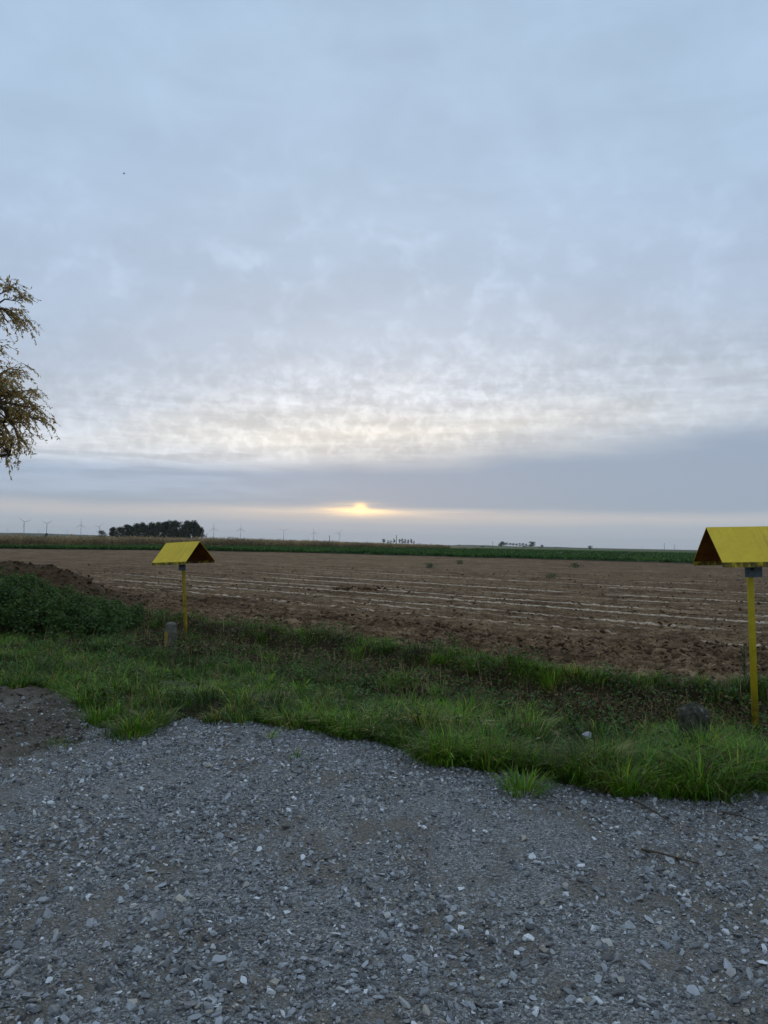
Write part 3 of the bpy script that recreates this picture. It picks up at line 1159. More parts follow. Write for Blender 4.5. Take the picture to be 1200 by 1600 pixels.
# ------------------------------------------------------------------ single tufts of grass that stand out
def tuft(name, px, py, h, rad, nbl, label, z=None, dead=.08, tint=1.0, cat='grass tuft', group='grass tufts that stand out'):
    p = on_z(px, py, 0 if z is None else z)
    a = rng.uniform(0, 6.283, nbl)
    r_ = rad * np.sqrt(rng.uniform(size=nbl))
    bx, by = r_ * np.cos(a), r_ * np.sin(a)
    wx_, wy_ = bx + p.x, by + p.y
    g = surf_z(wx_, wy_)
    if px < 150:
        g = np.maximum(g, dirt_z(wx_, wy_))
    base_z = float(g.mean())
    cc, _ = grass_cols(nbl, wx_, wy_, dead, .1)
    v, q, t, c = blades(np.stack([bx, by, g - base_z - .01], -1), a + rng.normal(0, .4, nbl), h * rng.uniform(.5, 1.1, nbl), rng.uniform(.004, .008, nbl),
                        .08 + .6 * r_ / rad + np.abs(rng.normal(0, .12, nbl)), rng.uniform(.3, 1.0, nbl), cc * tint)
    o = obj(name, np_mesh(name, v, t, q, c), M['grass'], loc=(p.x, p.y, base_z))
    return tag(o, label, cat, group)


tuft('grass_tuft', 815, 1236, .20, .14, 260, 'green grass tuft growing out in the gravel, apart from the verge')
tuft('grass_tuft', 467, 1188, .10, .07, 40, 'thin sparse wisp of grass in the gravel, left of the middle')
tuft('grass_tuft', 424, 1156, .17, .03, 18, 'few upright grass blades at the gravel edge, left of the middle')
tuft('grass_tuft', 648, 1128, .26, .10, 240, 'bright upright grass tuft in the verge above the gravel, near the middle', tint=1.2)
tuft('grass_tuft', 562, 1148, .25, .16, 280, 'rounded green grass tuft at the gravel edge just left of the bright upright tuft')
tuft('grass_tuft', 470, 1132, .27, .15, 240, 'tall loose grass tuft at the gravel edge with browned base', dead=.2)
tuft('grass_tuft', 765, 1190, .34, .20, 420, 'large spreading grass tuft at the gravel edge behind the lone gravel tuft')
tuft('grass_tuft', 935, 1205, .36, .19, 420, 'tall dense grass tuft at the gravel edge below the white stone')
tuft('grass_tuft', 1095, 1192, .42, .20, 480, 'tallest grass tuft, standing in front of the pointed boundary stone', tint=1.08)
tuft('grass_tuft', 1180, 1210, .34, .20, 380, 'grass tuft at the right edge of the verge, in front of the nearer yellow marker')
tuft('grass_tuft', 205, 1150, .22, .17, 300, 'low leafy grass tuft at the gravel edge beside the dirt patch', tint=1.1)
tuft('grass_tuft', 95, 1165, .12, .12, 60, 'small weedy wisp on the dark dirt patch at the left')
tuft('dead_grass_clump', 527, 1068, .24, .14, 260, 'matted brown clump of dead grass on the ditch bank', z=-.1, dead=1.0, group=None)

# ------------------------------------------------------------------ bramble / nettle patch at the left
def bramble():
    e = empty('bramble_patch', (-7.4, 14.0, 0))
    tops_x = np.array([-12.5, -8.3, -7.5, -6.9, -6.4, -5.8, -5.1, -4.6])
    tops_h = np.array([.80, .82, .84, .80, .64, .46, .28, .10])
    NL = 90000
    x = rng.uniform(-11.5, -4.6, NL)
    w = rng.uniform(-1, 1, NL)
    H = np.interp(x, tops_x, tops_h) * (1 + .26 * fbm(x * 2.0, w * 2.4, 3))
    yc = np.interp(x, [-11.5, -6, -4.6], [14.2, 14.4, 14.7])
    hy = 1.45
    dome = np.sqrt(np.clip(1 - w ** 4, 0, 1))
    zt = H * dome
    z = zt * (1 - .5 * rng.uniform(size=NL) ** 2.2) + rng.normal(0, .03, NL)
    lumps = .17 * fbm(x * 4.5, w * 5.5, 3)
    y = yc + w * hy * (.72 + .28 * np.clip(z / np.maximum(zt, .05), 0, 1)) + lumps
    z = np.maximum(z + lumps, .02) - .08
    f = np.clip(.5 + .5 * fbm(x * 2.2, w * 3, 2) + rng.normal(0, .25, NL), 0, 1)[:, None]
    c = np.array((.026, .062, .016)) * (1 - f) + np.array((.105, .175, .038)) * f
    yl = rng.uniform(size=NL) < np.clip(.02 + .10 * np.exp(-((x + 6.0) / .5) ** 2), 0, 1)
    c = np.where(yl[:, None], np.array((.16, .17, .045)), c)
    d = rng.normal(size=(NL, 3)) * np.array([1, 1, .5]) + np.array([0, -.5, -.25])
    v, q, cc = leaves(np.stack([x + 7.4, y - 14.0, z], -1), d, rng.uniform(.025, .085, NL), rng.uniform(.018, .05, NL), c)
    obj('foliage', np_mesh('foliage', v, None, q, cc), M['leaf'], e)
    mb = MB()
    for _ in range(260):
        xx = rng.uniform(-11.5, -4.9)
        ww = rng.uniform(-.9, .9)
        hh_ = float(np.interp(xx, tops_x, tops_h)) * rng.uniform(.7, 1.08)
        yy = float(np.interp(xx, [-11.5, -6, -4.6], [14.2, 14.4, 14.7])) + ww * 1.4
        p0 = Vector((xx + 7.4, yy - 14, -.12))
        p1 = p0 + Vector((rng.normal(0, .1), rng.normal(0, .1), hh_ * .6))
        p2 = p1 + Vector((rng.normal(0, .14), rng.normal(0, .14), hh_ * .35))
        mb.tube([p0, p1, p2], [.006, .005, .002], 4, False)
    tag(mb.build('stem', M['twig'], e), kind='stuff')
    return tag(e, 'dark green leafy bramble patch in front of the heap of soil', 'bush')


bramble()


# ------------------------------------------------------------------ left tree, only its drooping outer twigs reach the frame
def left_tree():
    bx, by = -12.6, 16.0
    e = empty('willow_tree', (bx, by, -.05))
    r_ = random.Random(11)
    wood = MB()
    trunk = [Vector((0, 0, -.3)), Vector((.1, 0, 1.2)), Vector((.05, .05, 2.6)), Vector((.25, 0, 4.2)), Vector((.3, .1, 6.4)), Vector((.2, .1, 8.6))]
    wood.tube(trunk, [.30, .25, .22, .18, .12, .05], 10)
    lobes = [  # centre, radii, twigs, leaves per twig
        ((4.15, 0, 4.35), (1.45, 1.2, 1.20), 300, 22),
        ((4.75, -.1, 4.05), (.85, .9, .95), 130, 22),
        ((4.35, .1, 5.0), (.75, .9, .75), 90, 18),
        ((4.25, 0, 6.45), (.90, .9, .60), 150, 18),
        ((4.75, 0, 3.35), (.65, .7, .35), 46, 16),
        ((2.2, .2, 7.9), (1.6, 1.4, .9), 90, 18),
        ((0.2, 0, 8.8), (1.6, 1.6, 1.2), 90, 18),
        ((-2.6, 0, 6.2), (2.0, 1.8, 1.5), 120, 18), ((-1.2, -2.0, 5.4), (1.9, 1.7, 1.6), 110, 18), ((-.8, 2.1, 5.6), (1.9, 1.7, 1.6), 110, 18),
        ((1.8, -1.0, 5.4), (1.6, 1.5, 1.3), 110, 18)]
    P_, D_, L_, Cc = [], [], [], []
    for (c, rad, ntw, nlf) in lobes:
        c, rad = Vector(c), Vector(rad)
        start_z = min(max(c.z - 1.6, 2.2), 6.5)
        base_p = Vector((.15, 0, start_z))
        midp = base_p.lerp(c, .55) + Vector((0, 0, .35))
        wood.tube([base_p, midp, c], [.10, .065, .035], 7)
        subs = []
        for k in range(max(6, ntw // 10)):
            d = Vector((r_.gauss(0, 1), r_.gauss(0, 1), r_.gauss(0, 1))).normalized()
            q = c + Vector((d.x * rad.x, d.y * rad.y, d.z * rad.z)) * r_.uniform(.55, .85)
            mm = c.lerp(q, .5) + Vector((0, 0, .12))
            wood.tube([c + (q - c) * .02, mm, q], [.026, .017, .008], 5, False)
            subs.append((mm, q))
        for k in range(ntw):
            mm, q = subs[r_.randrange(len(subs))]
            p0 = mm.lerp(q, r_.uniform(.1, 1.0))
            out = (p0 - c)
            out = Vector((out.x / rad.x, out.y / rad.y, out.z / rad.z))
            dv = (out.normalized() * .7 + Vector((r_.gauss(0, .5), r_.gauss(0, .5), r_.gauss(0, .35)))).normalized()
            ln = r_.uniform(.28, .62)
            p1 = p0 + dv * ln * .5
            p2 = p1 + (dv * .55 + Vector((0, 0, -.55))).normalized() * ln * .5
            wood.tube([p0, p1, p2], [.006, .004, .0022], 4, False)
            for j in range(nlf):
                t = r_.uniform(.1, 1.02)
                pp = p0.lerp(p1, t * 2) if t < .5 else p1.lerp(p2, t * 2 - 1)
                axis = (p1 - p0) if t < .5 else (p2 - p1)
                dd = axis.normalized() * .6 + Vector((r_.gauss(0, .55), r_.gauss(0, .55), r_.gauss(-.25, .45)))
                P_.append(pp)
                D_.append(dd)
                L_.append(r_.uniform(.035, .10))
                g = r_.random()
                Cc.append((.56, .36, .11) if g < .5 else ((.42, .31, .10) if g < .85 else (.20, .19, .05)))
    wood.build('trunk', M['bark'], e, True)
    P_, D_, L_, Cc = np.array(P_), np.array(D_), np.array(L_), np.array(Cc)
    Cc = Cc * rng.uniform(.75, 1.25, (len(Cc), 1))
    v, q, c = leaves(P_, D_, L_, L_ * rng.uniform(.26, .40, len(L_)), Cc)
    obj('crown', np_mesh('crown', v, None, q, c), M['thin_leaf'], e)
    return tag(e, 'olive brown tree with drooping twigs reaching in at the left edge', 'tree')


left_tree()


# ------------------------------------------------------------------ yellow roofed markers
def marker(loc, rz, lean, label, post_mat='post'):
    e = empty('pipeline_marker', loc)
    e.rotation_mode = 'QUATERNION'
    q = (Matrix.Rotation(lean, 3, 'Y') @ Matrix.Rotation(rz, 3, 'Z')).to_quaternion()
    e.rotation_quaternion = q
    H, L, W, RH, TH_, LIP = 1.90, .80, .325, .325, .004, .045
    # post: round tube running up to the ridge
    MB().tube([(0, 0, -.35), (0, 0, 1.5), (0, 0, H - .03)], [.031, .031, .030], 18).build('post', M[post_mat], e, True)
    # folded sheet roof, open at both ends, with a turned-down lip along each eave
    for s in (-1, 1):
        nrm = Vector((0, s * RH, W)).normalized() * TH_
        a, b_ = Vector((0, 0, H)), Vector((0, s * W, H - RH))
        vs_ = []
        for x in (-L / 2, L / 2):
            X_ = Vector((x, 0, 0))
            vs_ += [a + X_, b_ + X_, b_ + X_ - nrm, a + X_ - Vector((0, 0, nrm.length * 1.41))]
        fcs = [(0, 1, 2, 3), (7, 6, 5, 4), (0, 4, 5, 1), (1, 5, 6, 2), (2, 6, 7, 3)]
        if s > 0:
            fcs = [tuple(reversed(f)) for f in fcs]
        rp = MB().add(vs_, fcs).build('roof_panel', M['yellow'], e)
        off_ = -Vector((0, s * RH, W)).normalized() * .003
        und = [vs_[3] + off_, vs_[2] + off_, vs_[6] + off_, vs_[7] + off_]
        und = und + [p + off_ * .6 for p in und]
        MB().add(und, [(0, 1, 2, 3), (7, 6, 5, 4), (0, 4, 5, 1), (1, 5, 6, 2), (2, 6, 7, 3), (3, 7, 4, 0)]).build('underside_shade', M['roof_shade'], rp)  # extra thin sheet that carries the painted shade under the panel
        MB().box((0, s * (W - TH_ * .5), H - RH - LIP / 2 - .001), (L, TH_, LIP)).build('eave_lip', M['lip'], rp)
    # saddle under the ridge that carries the sheet
    MB().box((0, 0, H - RH * .62), (.05, .36, .03)).build('saddle_bar', M['post'], e)
    # number plate clamped below the roof
    pl = MB()
    pl.box((0.012, -.042, 1.472), (.162, .006, .094))
    pl.box((0.012, -.046, 1.4275), (.158, .007, .006))
    pl.box((0.012, -.046, 1.5165), (.158, .007, .006))
    po = pl.build('number_plate', M['plate'], e)
    MB().tube([(0, -.038, 1.50), (0, -.058, 1.50)], [.014, .014], 10).build('bolt', M['dark_metal'], po)
    MB().tube([(0, 0, 1.455), (0, 0, 1.49)], [.038, .038], 16).build('clamp', M['dark_metal'], e)
    return tag(e, label, 'marker', 'yellow roofed marker posts')


pR = at_depth(1180, 1125, 7.25)
zR = float(verge_full(pR.x, pR.y))
topR = at_depth(1169.5, 822.5, 7.25)
marker((topR.x + math.sin(R(2.0)) * 1.9, 7.25, topR.z - 1.9), 0.0, R(-2.0), 'larger, nearer yellow marker post with gabled sheet roof at the right edge')
topL = at_depth(285.5, 846.6, 12.95)
marker((topL.x + math.sin(R(3.7)) * 1.9, 12.95, topL.z - 1.9), R(-32), R(-3.7), 'smaller, farther yellow marker post with gabled sheet roof beside the concrete bollard', 'darker_post')

# concrete bollard beside the left marker
pB = at_depth(266, 1022, 12.75)
e = empty('concrete_bollard', (pB.x, pB.y, pB.z), R(42))


def tapered_block(w0, w1, z0, z1, top, n=6):
    """square post with chamfered corners, slight taper and a rounded or pointed head"""
    mb = MB()
    prof = []
    for z, w in [(z0, w0), (z1, w1)] + top:
        c = w * .16
        h = w / 2
        prof.append([(h - c, -h, z), (h, -h + c, z), (h, h - c, z), (h - c, h, z), (-h + c, h, z), (-h, h - c, z), (-h, -h + c, z), (-h + c, -h, z)])
    for ring in prof:
        mb.v += ring
    for i in range(len(prof) - 1):
        for k in range(8):
            k2 = (k + 1) % 8
            mb.f.append((i * 8 + k, i * 8 + k2, i * 8 + 8 + k2, i * 8 + 8 + k))
    mb.f.append(tuple((len(prof) - 1) * 8 + k for k in range(8)))
    return mb


tapered_block(.165, .155, -.4, .47, [(.505, .135), (.525, .085)]).build('shaft', M['concrete'], e)
bd = MB().box((-.0822, 0, .25), (.003, .125, .24)).build('painted_band', M['band'], e)
tag(e, 'short weathered concrete bollard with faded yellow paint beside the farther marker', 'bollard')

# pointed boundary stone at the right
pS = at_depth(1085, 1095.5, 6.5)
e = empty('boundary_stone', (pS.x, pS.y, pS.z - .40), R(20))
tapered_block(.215, .20, -.3, .315, [(.325, .19)]).build('shaft', M['mossy'], e)
mb = MB()
h = .094
mb.add([(-h, -h, 0), (h, -h, 0), (h, h, 0), (-h, h, 0), (.01, 0, .074)], [(0, 1, 4), (1, 2, 4), (2, 3, 4), (3, 0, 4)])
mb.build('pointed_cap', M['mossy'], e, loc=(0, 0, .3255))
tag(e, 'weathered grey boundary stone with pointed top among tall grass', 'stone')

# white stone lying in the grass
ws = stone_mesh(91, .7)
ws.materials.clear()
ws.materials.append(M['pale_stone'])
o = obj('loose_stone', ws, None, None, (STONE_AT.x, STONE_AT.y, STONE_AT.z + .035), (.2, .1, .5), (.115, .10, .10))
tag(o, 'pale loose stone lying in the grass left of the boundary stone', 'stone')

# twigs on the gravel
def twig(pxs, label, r0=.007, z=.02):
    pts = []
    for (a, b_) in pxs:
        p = on_z(a, b_, z)
        pts.append(Vector((p.x, p.y, float(gravel_z(p.x, p.y)) + z)))
    mb = MB().tube(pts, [r0 * (1 - .5 * i / (len(pts) - 1)) for i in range(len(pts))], 6)
    for i in range(1, len(pts) - 1):
        d = Vector((random.uniform(-.1, .1), random.uniform(-.12, .06), random.uniform(.0, .03)))
        mb.tube([pts[i], pts[i] + d], [r0 * .45, r0 * .2], 5)
    return tag(mb.build('twig', M['twig'], None, True), label, 'twig', 'twigs lying on the gravel')


twig([(975, 1244), (1000, 1256), (1025, 1268), (1052, 1286)], 'upper dark twig on the gravel, nearest the grass edge')
twig([(1002, 1326), (1030, 1333), (1062, 1340), (1092, 1349)], 'lower dark twig on the gravel at the right')
twig([(1128, 1268), (1160, 1276), (1192, 1290)], 'short dark twig on the gravel below the nearer yellow marker', .006)

# weeds standing on the bare field
def weed(px, py, h, w, label, nl=160, lf=1.0):
    p = on_z(px, py, .1)
    zz = float(field_z(p.x, p.y))
    pos = np.stack([rng.normal(0, w * .3, nl), rng.normal(0, w * .3, nl), rng.uniform(0, h, nl) ** 1.0], -1)
    d = rng.normal(size=(nl, 3)) + np.array([0, 0, .4])
    f = rng.uniform(size=(nl, 1))
    v, q, c = leaves(pos, d, rng.uniform(.25, .5, nl) * h * lf, rng.uniform(.10, .2, nl) * h * lf, np.array((.035, .07, .025)) * (1 - f) + np.array((.07, .12, .04)) * f)
    e = empty('field_weed', (p.x, p.y, zz))
    obj('leaves', np_mesh('leaves', v, None, q, c), M['leaf'], e)
    for k in range(4):
        MB().tube([(0, 0, -.05), (random.gauss(0, w * .2), random.gauss(0, w * .2), h * .9)], [.012 * h, .005 * h], 4, False).build('stem', M['twig'], e)
    tag(e, label, 'weed', 'weeds on the bare field')


weed(671, 888, .30, .5, 'dark weed clump on the far part of the bare field, right of the middle')
weed(718, 882, .28, .5, 'pale weed on the bare field just right of the dark weed clump')
weed(899, 887, .34, .7, 'low green weed on the bare field below the lone bush on the horizon')
weed(862, 901, .22, .5, 'faint low weed nearer than the low green weed')
weed(1163, 1058, .42, .07, 'thin weed stalk standing left of the nearer marker post', 90, .25)

# clump of dark turned clods in the middle of the field
p = on_z(552, 918, .1)
e = empty('clod_heap', (p.x, p.y, float(field_z(p.x, p.y))))
for k in range(30):
    s = random.uniform(.08, .22)
    obj('clod', clod_meshes[k % 6], None, e, (random.gauss(0, .6), random.gauss(0, .4), s * .2), (random.gauss(0, .3), random.gauss(0, .3), random.uniform(0, 6.28)), (s * 1.2, s, s * .8))
tag(e, 'low heap of dark turned clods in the middle of the bare field', 'clods')

# ------------------------------------------------------------------ crops
# green beet leaves beyond the bare field
CORN = np.array([(-140, 96), (-80, 104), (-59, 117), (-27, 158), (0, 202), (20, 240), (32, 262)])


def corn_front(x): return np.interp(x, CORN[:, 0], CORN[:, 1], right=400)


xs = np.linspace(-75, 175, 120)
kz = np.linspace(0, 1, 26)
y0 = 92 - .26 * xs
y1 = np.minimum(corn_front(xs) + 1, 330)
Yb = y0[None] + np.maximum(y1 - y0, .5)[None] * kz[:, None] ** 1.3
Xb = np.repeat(xs[None], 26, 0)
beet_ground = tag(obj('beet_field', grid_mesh('beet_field', Xb, Yb, field_z(Xb, Yb) + .02), M['beet_soil']), kind='structure')
NBt = 15000
bx = rng.uniform(-70, 150, NBt)
f0 = 92 - .26 * bx
wdt = np.maximum(np.minimum(corn_front(bx), 300) - f0, 1.0)
rdm = rng.uniform(size=NBt)
by = f0 + .3 + wdt * np.where(rng.uniform(size=NBt) < .35, rdm * .08, rdm ** 1.7)
ok = (np.abs(bx) < .66 * by)
bx, by = bx[ok], by[ok]
parts = []
nl = 9
n = len(bx)
px_ = np.repeat(bx, nl) + rng.normal(0, .12, n * nl)
py_ = np.repeat(by, nl) + rng.normal(0, .12, n * nl)
a = rng.uniform(0, 6.283, n * nl)
tl = rng.uniform(.3, 1.3, n * nl)
d = np.stack([np.cos(a) * np.sin(tl), np.sin(a) * np.sin(tl), np.cos(tl)], -1)
f = np.clip(.5 + .5 * fbm(px_ * .15, py_ * .15, 2) + rng.normal(0, .3, n * nl), 0, 1)[:, None]
cc = np.array((.025, .070, .016)) * (1 - f) + np.array((.085, .165, .032)) * f
cc = cc * rng.uniform(.75, 1.3, (n * nl, 1))
v, q, c = leaves(np.stack([px_, py_, field_z(px_, py_) + rng.uniform(.05, .22, n * nl)], -1), d, rng.uniform(.25, .48, n * nl), rng.uniform(.12, .22, n * nl), cc)
tag(obj('beet_crop', np_mesh('beet_crop', v, None, q, c), M['crop']), 'green leafy beet crop in a strip beyond the bare field', 'crop', kind='stuff')

# ripe tan maize behind, at the left
xs = np.linspace(-140, 40, 110)
kz = np.linspace(0, 1, 20)
y0 = corn_front(xs)
Yc = y0[None] + (260 - .3 * xs)[None] * kz[:, None] ** 2
Xc = xs[None] * (1 + kz[:, None] * .9)
tag(obj('maize_field', grid_mesh('maize_field', Xc, Yc, field_z(Xc, Yc) + .05), M['corn_soil']), kind='structure')
NM = 13000
mx = rng.uniform(-130, 21, NM)
dp = np.where(rng.uniform(size=NM) < .55, rng.uniform(0, 4, NM), 4 + 90 * rng.uniform(size=NM) ** 1.5)
my = corn_front(mx) + dp
ok = np.abs(mx) < .70 * my
mx, my = mx[ok], my[ok]
n = len(mx)
Hc = rng.uniform(1.55, 2.0, n) * (1 + .06 * fbm(mx * .08, my * .08, 2))
Hc = Hc * np.interp(mx, [-59, -30, -5, 21], [1.0, .97, .80, .62])
zc_ = field_z(mx, my)
tone = np.clip(.5 + .6 * fbm(mx * .12, my * .1, 3), 0, 1)[:, None]
tan_ = np.array((.46, .33, .17)) * tone + np.array((.30, .22, .12)) * (1 - tone)
parts = []
stem_d = np.stack([rng.normal(0, .05, n), rng.normal(0, .05, n), np.ones(n)], -1)
parts.append(leaves(np.stack([mx, my, zc_], -1), stem_d, Hc, np.full(n, .07), tan_ * .9))
for k in range(6):
    hz = Hc * rng.uniform(.2, .92, n)
    a = rng.uniform(0, 6.283, n)
    tl = rng.uniform(.5, 1.9, n)
    d = np.stack([np.cos(a) * np.sin(tl), np.sin(a) * np.sin(tl), np.cos(tl)], -1)
    gfac = np.clip(1.2 - hz / Hc * 2.2, 0, .75)[:, None]
    cc = tan_ * rng.uniform(.7, 1.3, (n, 1)) * (1 - gfac) + np.array((.09, .11, .035)) * gfac
    parts.append(leaves(np.stack([mx, my, zc_ + hz], -1), d, rng.uniform(.4, .75, n), rng.uniform(.07, .13, n), cc))
V, Q, T, C = merge(parts)
tag(obj('maize_crop', np_mesh('maize_crop', V, T, Q, C), M['crop']), 'ripe tan maize crop standing beyond the green strip at the left', 'crop', kind='stuff')


# ------------------------------------------------------------------ far trees
def far_tree(px, top_py, dep, width_px, label, group=None, lift=.30, thin=False, name='broadleaf_tree', seed=0, nl=900, bush=False, dark=1.0):
    """one tree: its top and width from the picture, its foot on the ground at that distance"""
    r_ = np.random.default_rng(seed)
    top = at_depth(px, top_py, dep)
    u = top.x / dep
    gz = float(a_far(u)) * (1 - float(sstep(320, 900, dep))) - .12
    H = top.z - gz
    Wd = width_px / F_PX * dep
    e = empty(name, (top.x, dep, gz))
    z0 = H * (lift if not bush else .05)
    nb = 18 if not thin else 8
    cen = []
    for k in range(nb):
        zf = r_.uniform(.12, .88)
        prof_ = math.sin(math.pi * (zf * .85 + .12)) ** .6
        aa = r_.uniform(0, 6.283)
        rad = Wd / 2 * prof_ * r_.uniform(.25, .72)
        cen.append((rad * math.cos(aa), rad * math.sin(aa), z0 + (H - z0) * zf, r_.uniform(.30, .48)))
    cen.append((0, 0, z0 + (H - z0) * .80, .42))
    cen = np.array(cen)
    k = r_.integers(0, len(cen), nl)
    dv = r_.normal(size=(nl, 3))
    dv /= np.linalg.norm(dv, axis=1, keepdims=True)
    s = cen[k, 3:4]
    pos = cen[k, :3] + dv * s * np.array([Wd * .55, Wd * .55, (H - z0) * .42]) * r_.uniform(.1, 1.0, (nl, 1)) ** .5
    pos[:, 2] = np.clip(pos[:, 2], H * .02, H)
    lf = max(H * (.052 if nl > 1500 else .072), .4)
    f = r_.uniform(size=(nl, 1))
    c = (np.array((.016, .024, .011)) * (1 - f) + np.array((.085, .095, .040)) * f ** 1.5) * dark
    v, q, cc = leaves(pos, r_.normal(size=(nl, 3)), r_.uniform(.8, 1.5, nl) * lf, r_.uniform(.6, 1.0, nl) * lf, c)
    mb = MB()
    tr = max(.025 * H, .12)
    mb.tube([(0, 0, -.4), (r_.normal(0, .01) * H, 0, H * .45), (r_.normal(0, .02) * H, 0, H * .85)], [tr, tr * .7, tr * .2], 7)
    for j in range(5):
        cc_ = cen[j]
        mb.tube([(0, 0, H * .35), tuple(cc_[:3])], [tr * .4, tr * .12], 5, False)
    mb.build('trunk', M['far_bark'], e)
    obj('crown', np_mesh('crown', v, None, q, cc), M['leaf'], e)
    return tag(e, label, 'tree' if not bush else 'bush', group)


ORD = ['first', 'second', 'third', 'fourth', 'fifth', 'sixth', 'seventh', 'eighth', 'ninth', 'tenth', 'eleventh', 'twelfth', 'thirteenth', 'fourteenth']
far_tree(159, 828, 600, 19, 'small round tree standing apart at the left end of the dark copse', 'trees of the copse', .08, seed=1, nl=700)
copse = [(177, 823.5, 17), (188, 823, 18), (200, 818.5, 20), (212, 817.5, 22), (224, 816, 22), (236, 814.5, 24), (248, 815, 24), (259, 813.5, 24),
         (270, 813, 24), (281, 813.5, 24), (292, 813, 24), (302, 814, 24), (309, 818, 18)]
for i, (px, py, w) in enumerate(copse):
    far_tree(px, py, 585 + (i * 37) % 50, w, ('%s tree from the left in the dense dark copse beyond the maize' % ORD[i]) if i < 12 else 'rightmost tree of the dense dark copse, facing the wind turbines',
             'trees of the copse', .04, seed=10 + i, nl=3000)
for i, (px, py, w) in enumerate([(196, 827, 16), (218, 826, 18), (242, 825, 20), (266, 825, 20), (288, 826, 20)]):
    far_tree(px, py, 570, w, '%s of the low bushes along the foot of the dark copse' % ORD[i], 'bushes at the copse foot', .02, seed=40 + i, nl=800, bush=True, name='shrub')
far_tree(318, 834, 575, 14, 'low bush at the right foot of the dark copse', None, .02, seed=51, nl=500, bush=True, name='shrub')
far_tree(382, 839, 700, 13, 'low dark bush on the maize skyline right of the copse', None, .02, seed=52, nl=400, bush=True, name='shrub')
far_tree(73, 833.5, 420, 7, 'small dark bush on the maize skyline at the far left', None, .05, seed=53, nl=300, bush=True, name='shrub')

# bare-topped row with the chimney
row = [(600, 842, 7), (606, 843.5, 5), (611, 844, 5), (615.5, 841, 5), (624, 842.5, 5), (629, 841.5, 5), (633, 842, 5), (638, 842.5, 5), (642.5, 842, 5), (647, 845, 4)]
for i, (px, py, w) in enumerate(row):
    far_tree(px, py, 1500, w, '%s tree from the left in the sparse row by the chimney' % ORD[i], 'sparse trees by the chimney', .25, True, 'broadleaf_tree', 60 + i, 260 if i else 500)
far_tree(655, 848, 1500, 14, 'low hedge bush at the right end of the sparse row by the chimney', None, .02, seed=75, nl=250, bush=True, name='shrub')
far_tree(674, 848.8, 1400, 4, 'tiny round bush on the skyline right of the chimney row', None, .05, seed=76, nl=150, bush=True, name='shrub')

# row with two big end trees
row = [(784, 845.5, 10, 0), (791, 847.5, 6, 1), (797, 848.5, 5, 1), (802, 848.5, 5, 1), (807, 849, 5, 1), (812, 848.5, 5, 1), (817, 848.5, 5, 1), (822, 849, 5, 1), (831, 845.8, 11, 0)]
for i, (px, py, w, th_) in enumerate(row):
    lab = 'tall full tree at the left end of the far tree row' if i == 0 else ('tall full tree at the right end of the far tree row' if i == 8 else '%s thin tree from the left within the far tree row' % ORD[i - 1])
    far_tree(px, py, 1300, w * 1.3, lab, 'trees of the far row', .12 if not th_ else .4, bool(th_), 'broadleaf_tree', 80 + i, 1200 if not th_ else 420)
far_tree(820, 852, 1000, 12, 'low bush in front of the far tree row', None, .02, seed=95, nl=300, bush=True, name='shrub')
far_tree(846.5, 851, 800, 9, 'round dark bush just right of the far tree row', None, .02, seed=96, nl=420, bush=True, name='shrub')
far_tree(922.5, 852, 700, 12, 'lone dark bush on the skyline above the green crop', None, .02, seed=97, nl=500, bush=True, name='shrub')
far_tree(754, 853, 1000, 9, 'flat low bush on the skyline left of the far tree row', None, .02, seed=98, nl=200, bush=True, name='shrub')
far_tree(718, 850.5, 1200, 8, 'small pale bush on the skyline between chimney row and far tree row', None, .02, seed=99, nl=200, bush=True, name='shrub')


# chimney
pc = at_depth(619.5, 836, 1450)
e = empty('chimney', (pc.x, 1450, -.15))
MB().tube([(0, 0, -.3), (0, 0, pc.z * .55), (0, 0, pc.z)], [.75, .65, .5], 12).build('stack', M['pole_wood'], e)
MB().tube([(0, 0, pc.z * .93), (0, 0, pc.z * .96)], [.8, .8], 12).build('rim', M['pole_wood'], e)
tag(e, 'slim dark chimney rising behind the sparse tree row', 'chimney')


# poles
def pole(px, py, dep, label, w=.17):
    p = at_depth(px, py, dep)
    e = empty('utility_pole', (p.x, dep, -.12))
    MB().tube([(0, 0, -.4), (0, 0, p.z)], [w, w * .75], 8).build('post', M['pole_wood'], e)
    MB().box((0, 0, p.z - .7), (1.5, .12, .12)).build('crossarm', M['pole_wood'], e)
    tag(e, label, 'pole', 'poles on the skyline')


pole(515, 836.5, 620, 'dark pole on the skyline between two wind turbines near the middle', .26)
pole(770, 845.5, 900, 'thin pole on the skyline left of the far tree row', .2)
pole(1038, 848.5, 800, 'thin pole on the skyline left of the nearer yellow marker roof', .2)
pole(323, 833.5, 620, 'short pole beside the right foot of the dark copse', .16)


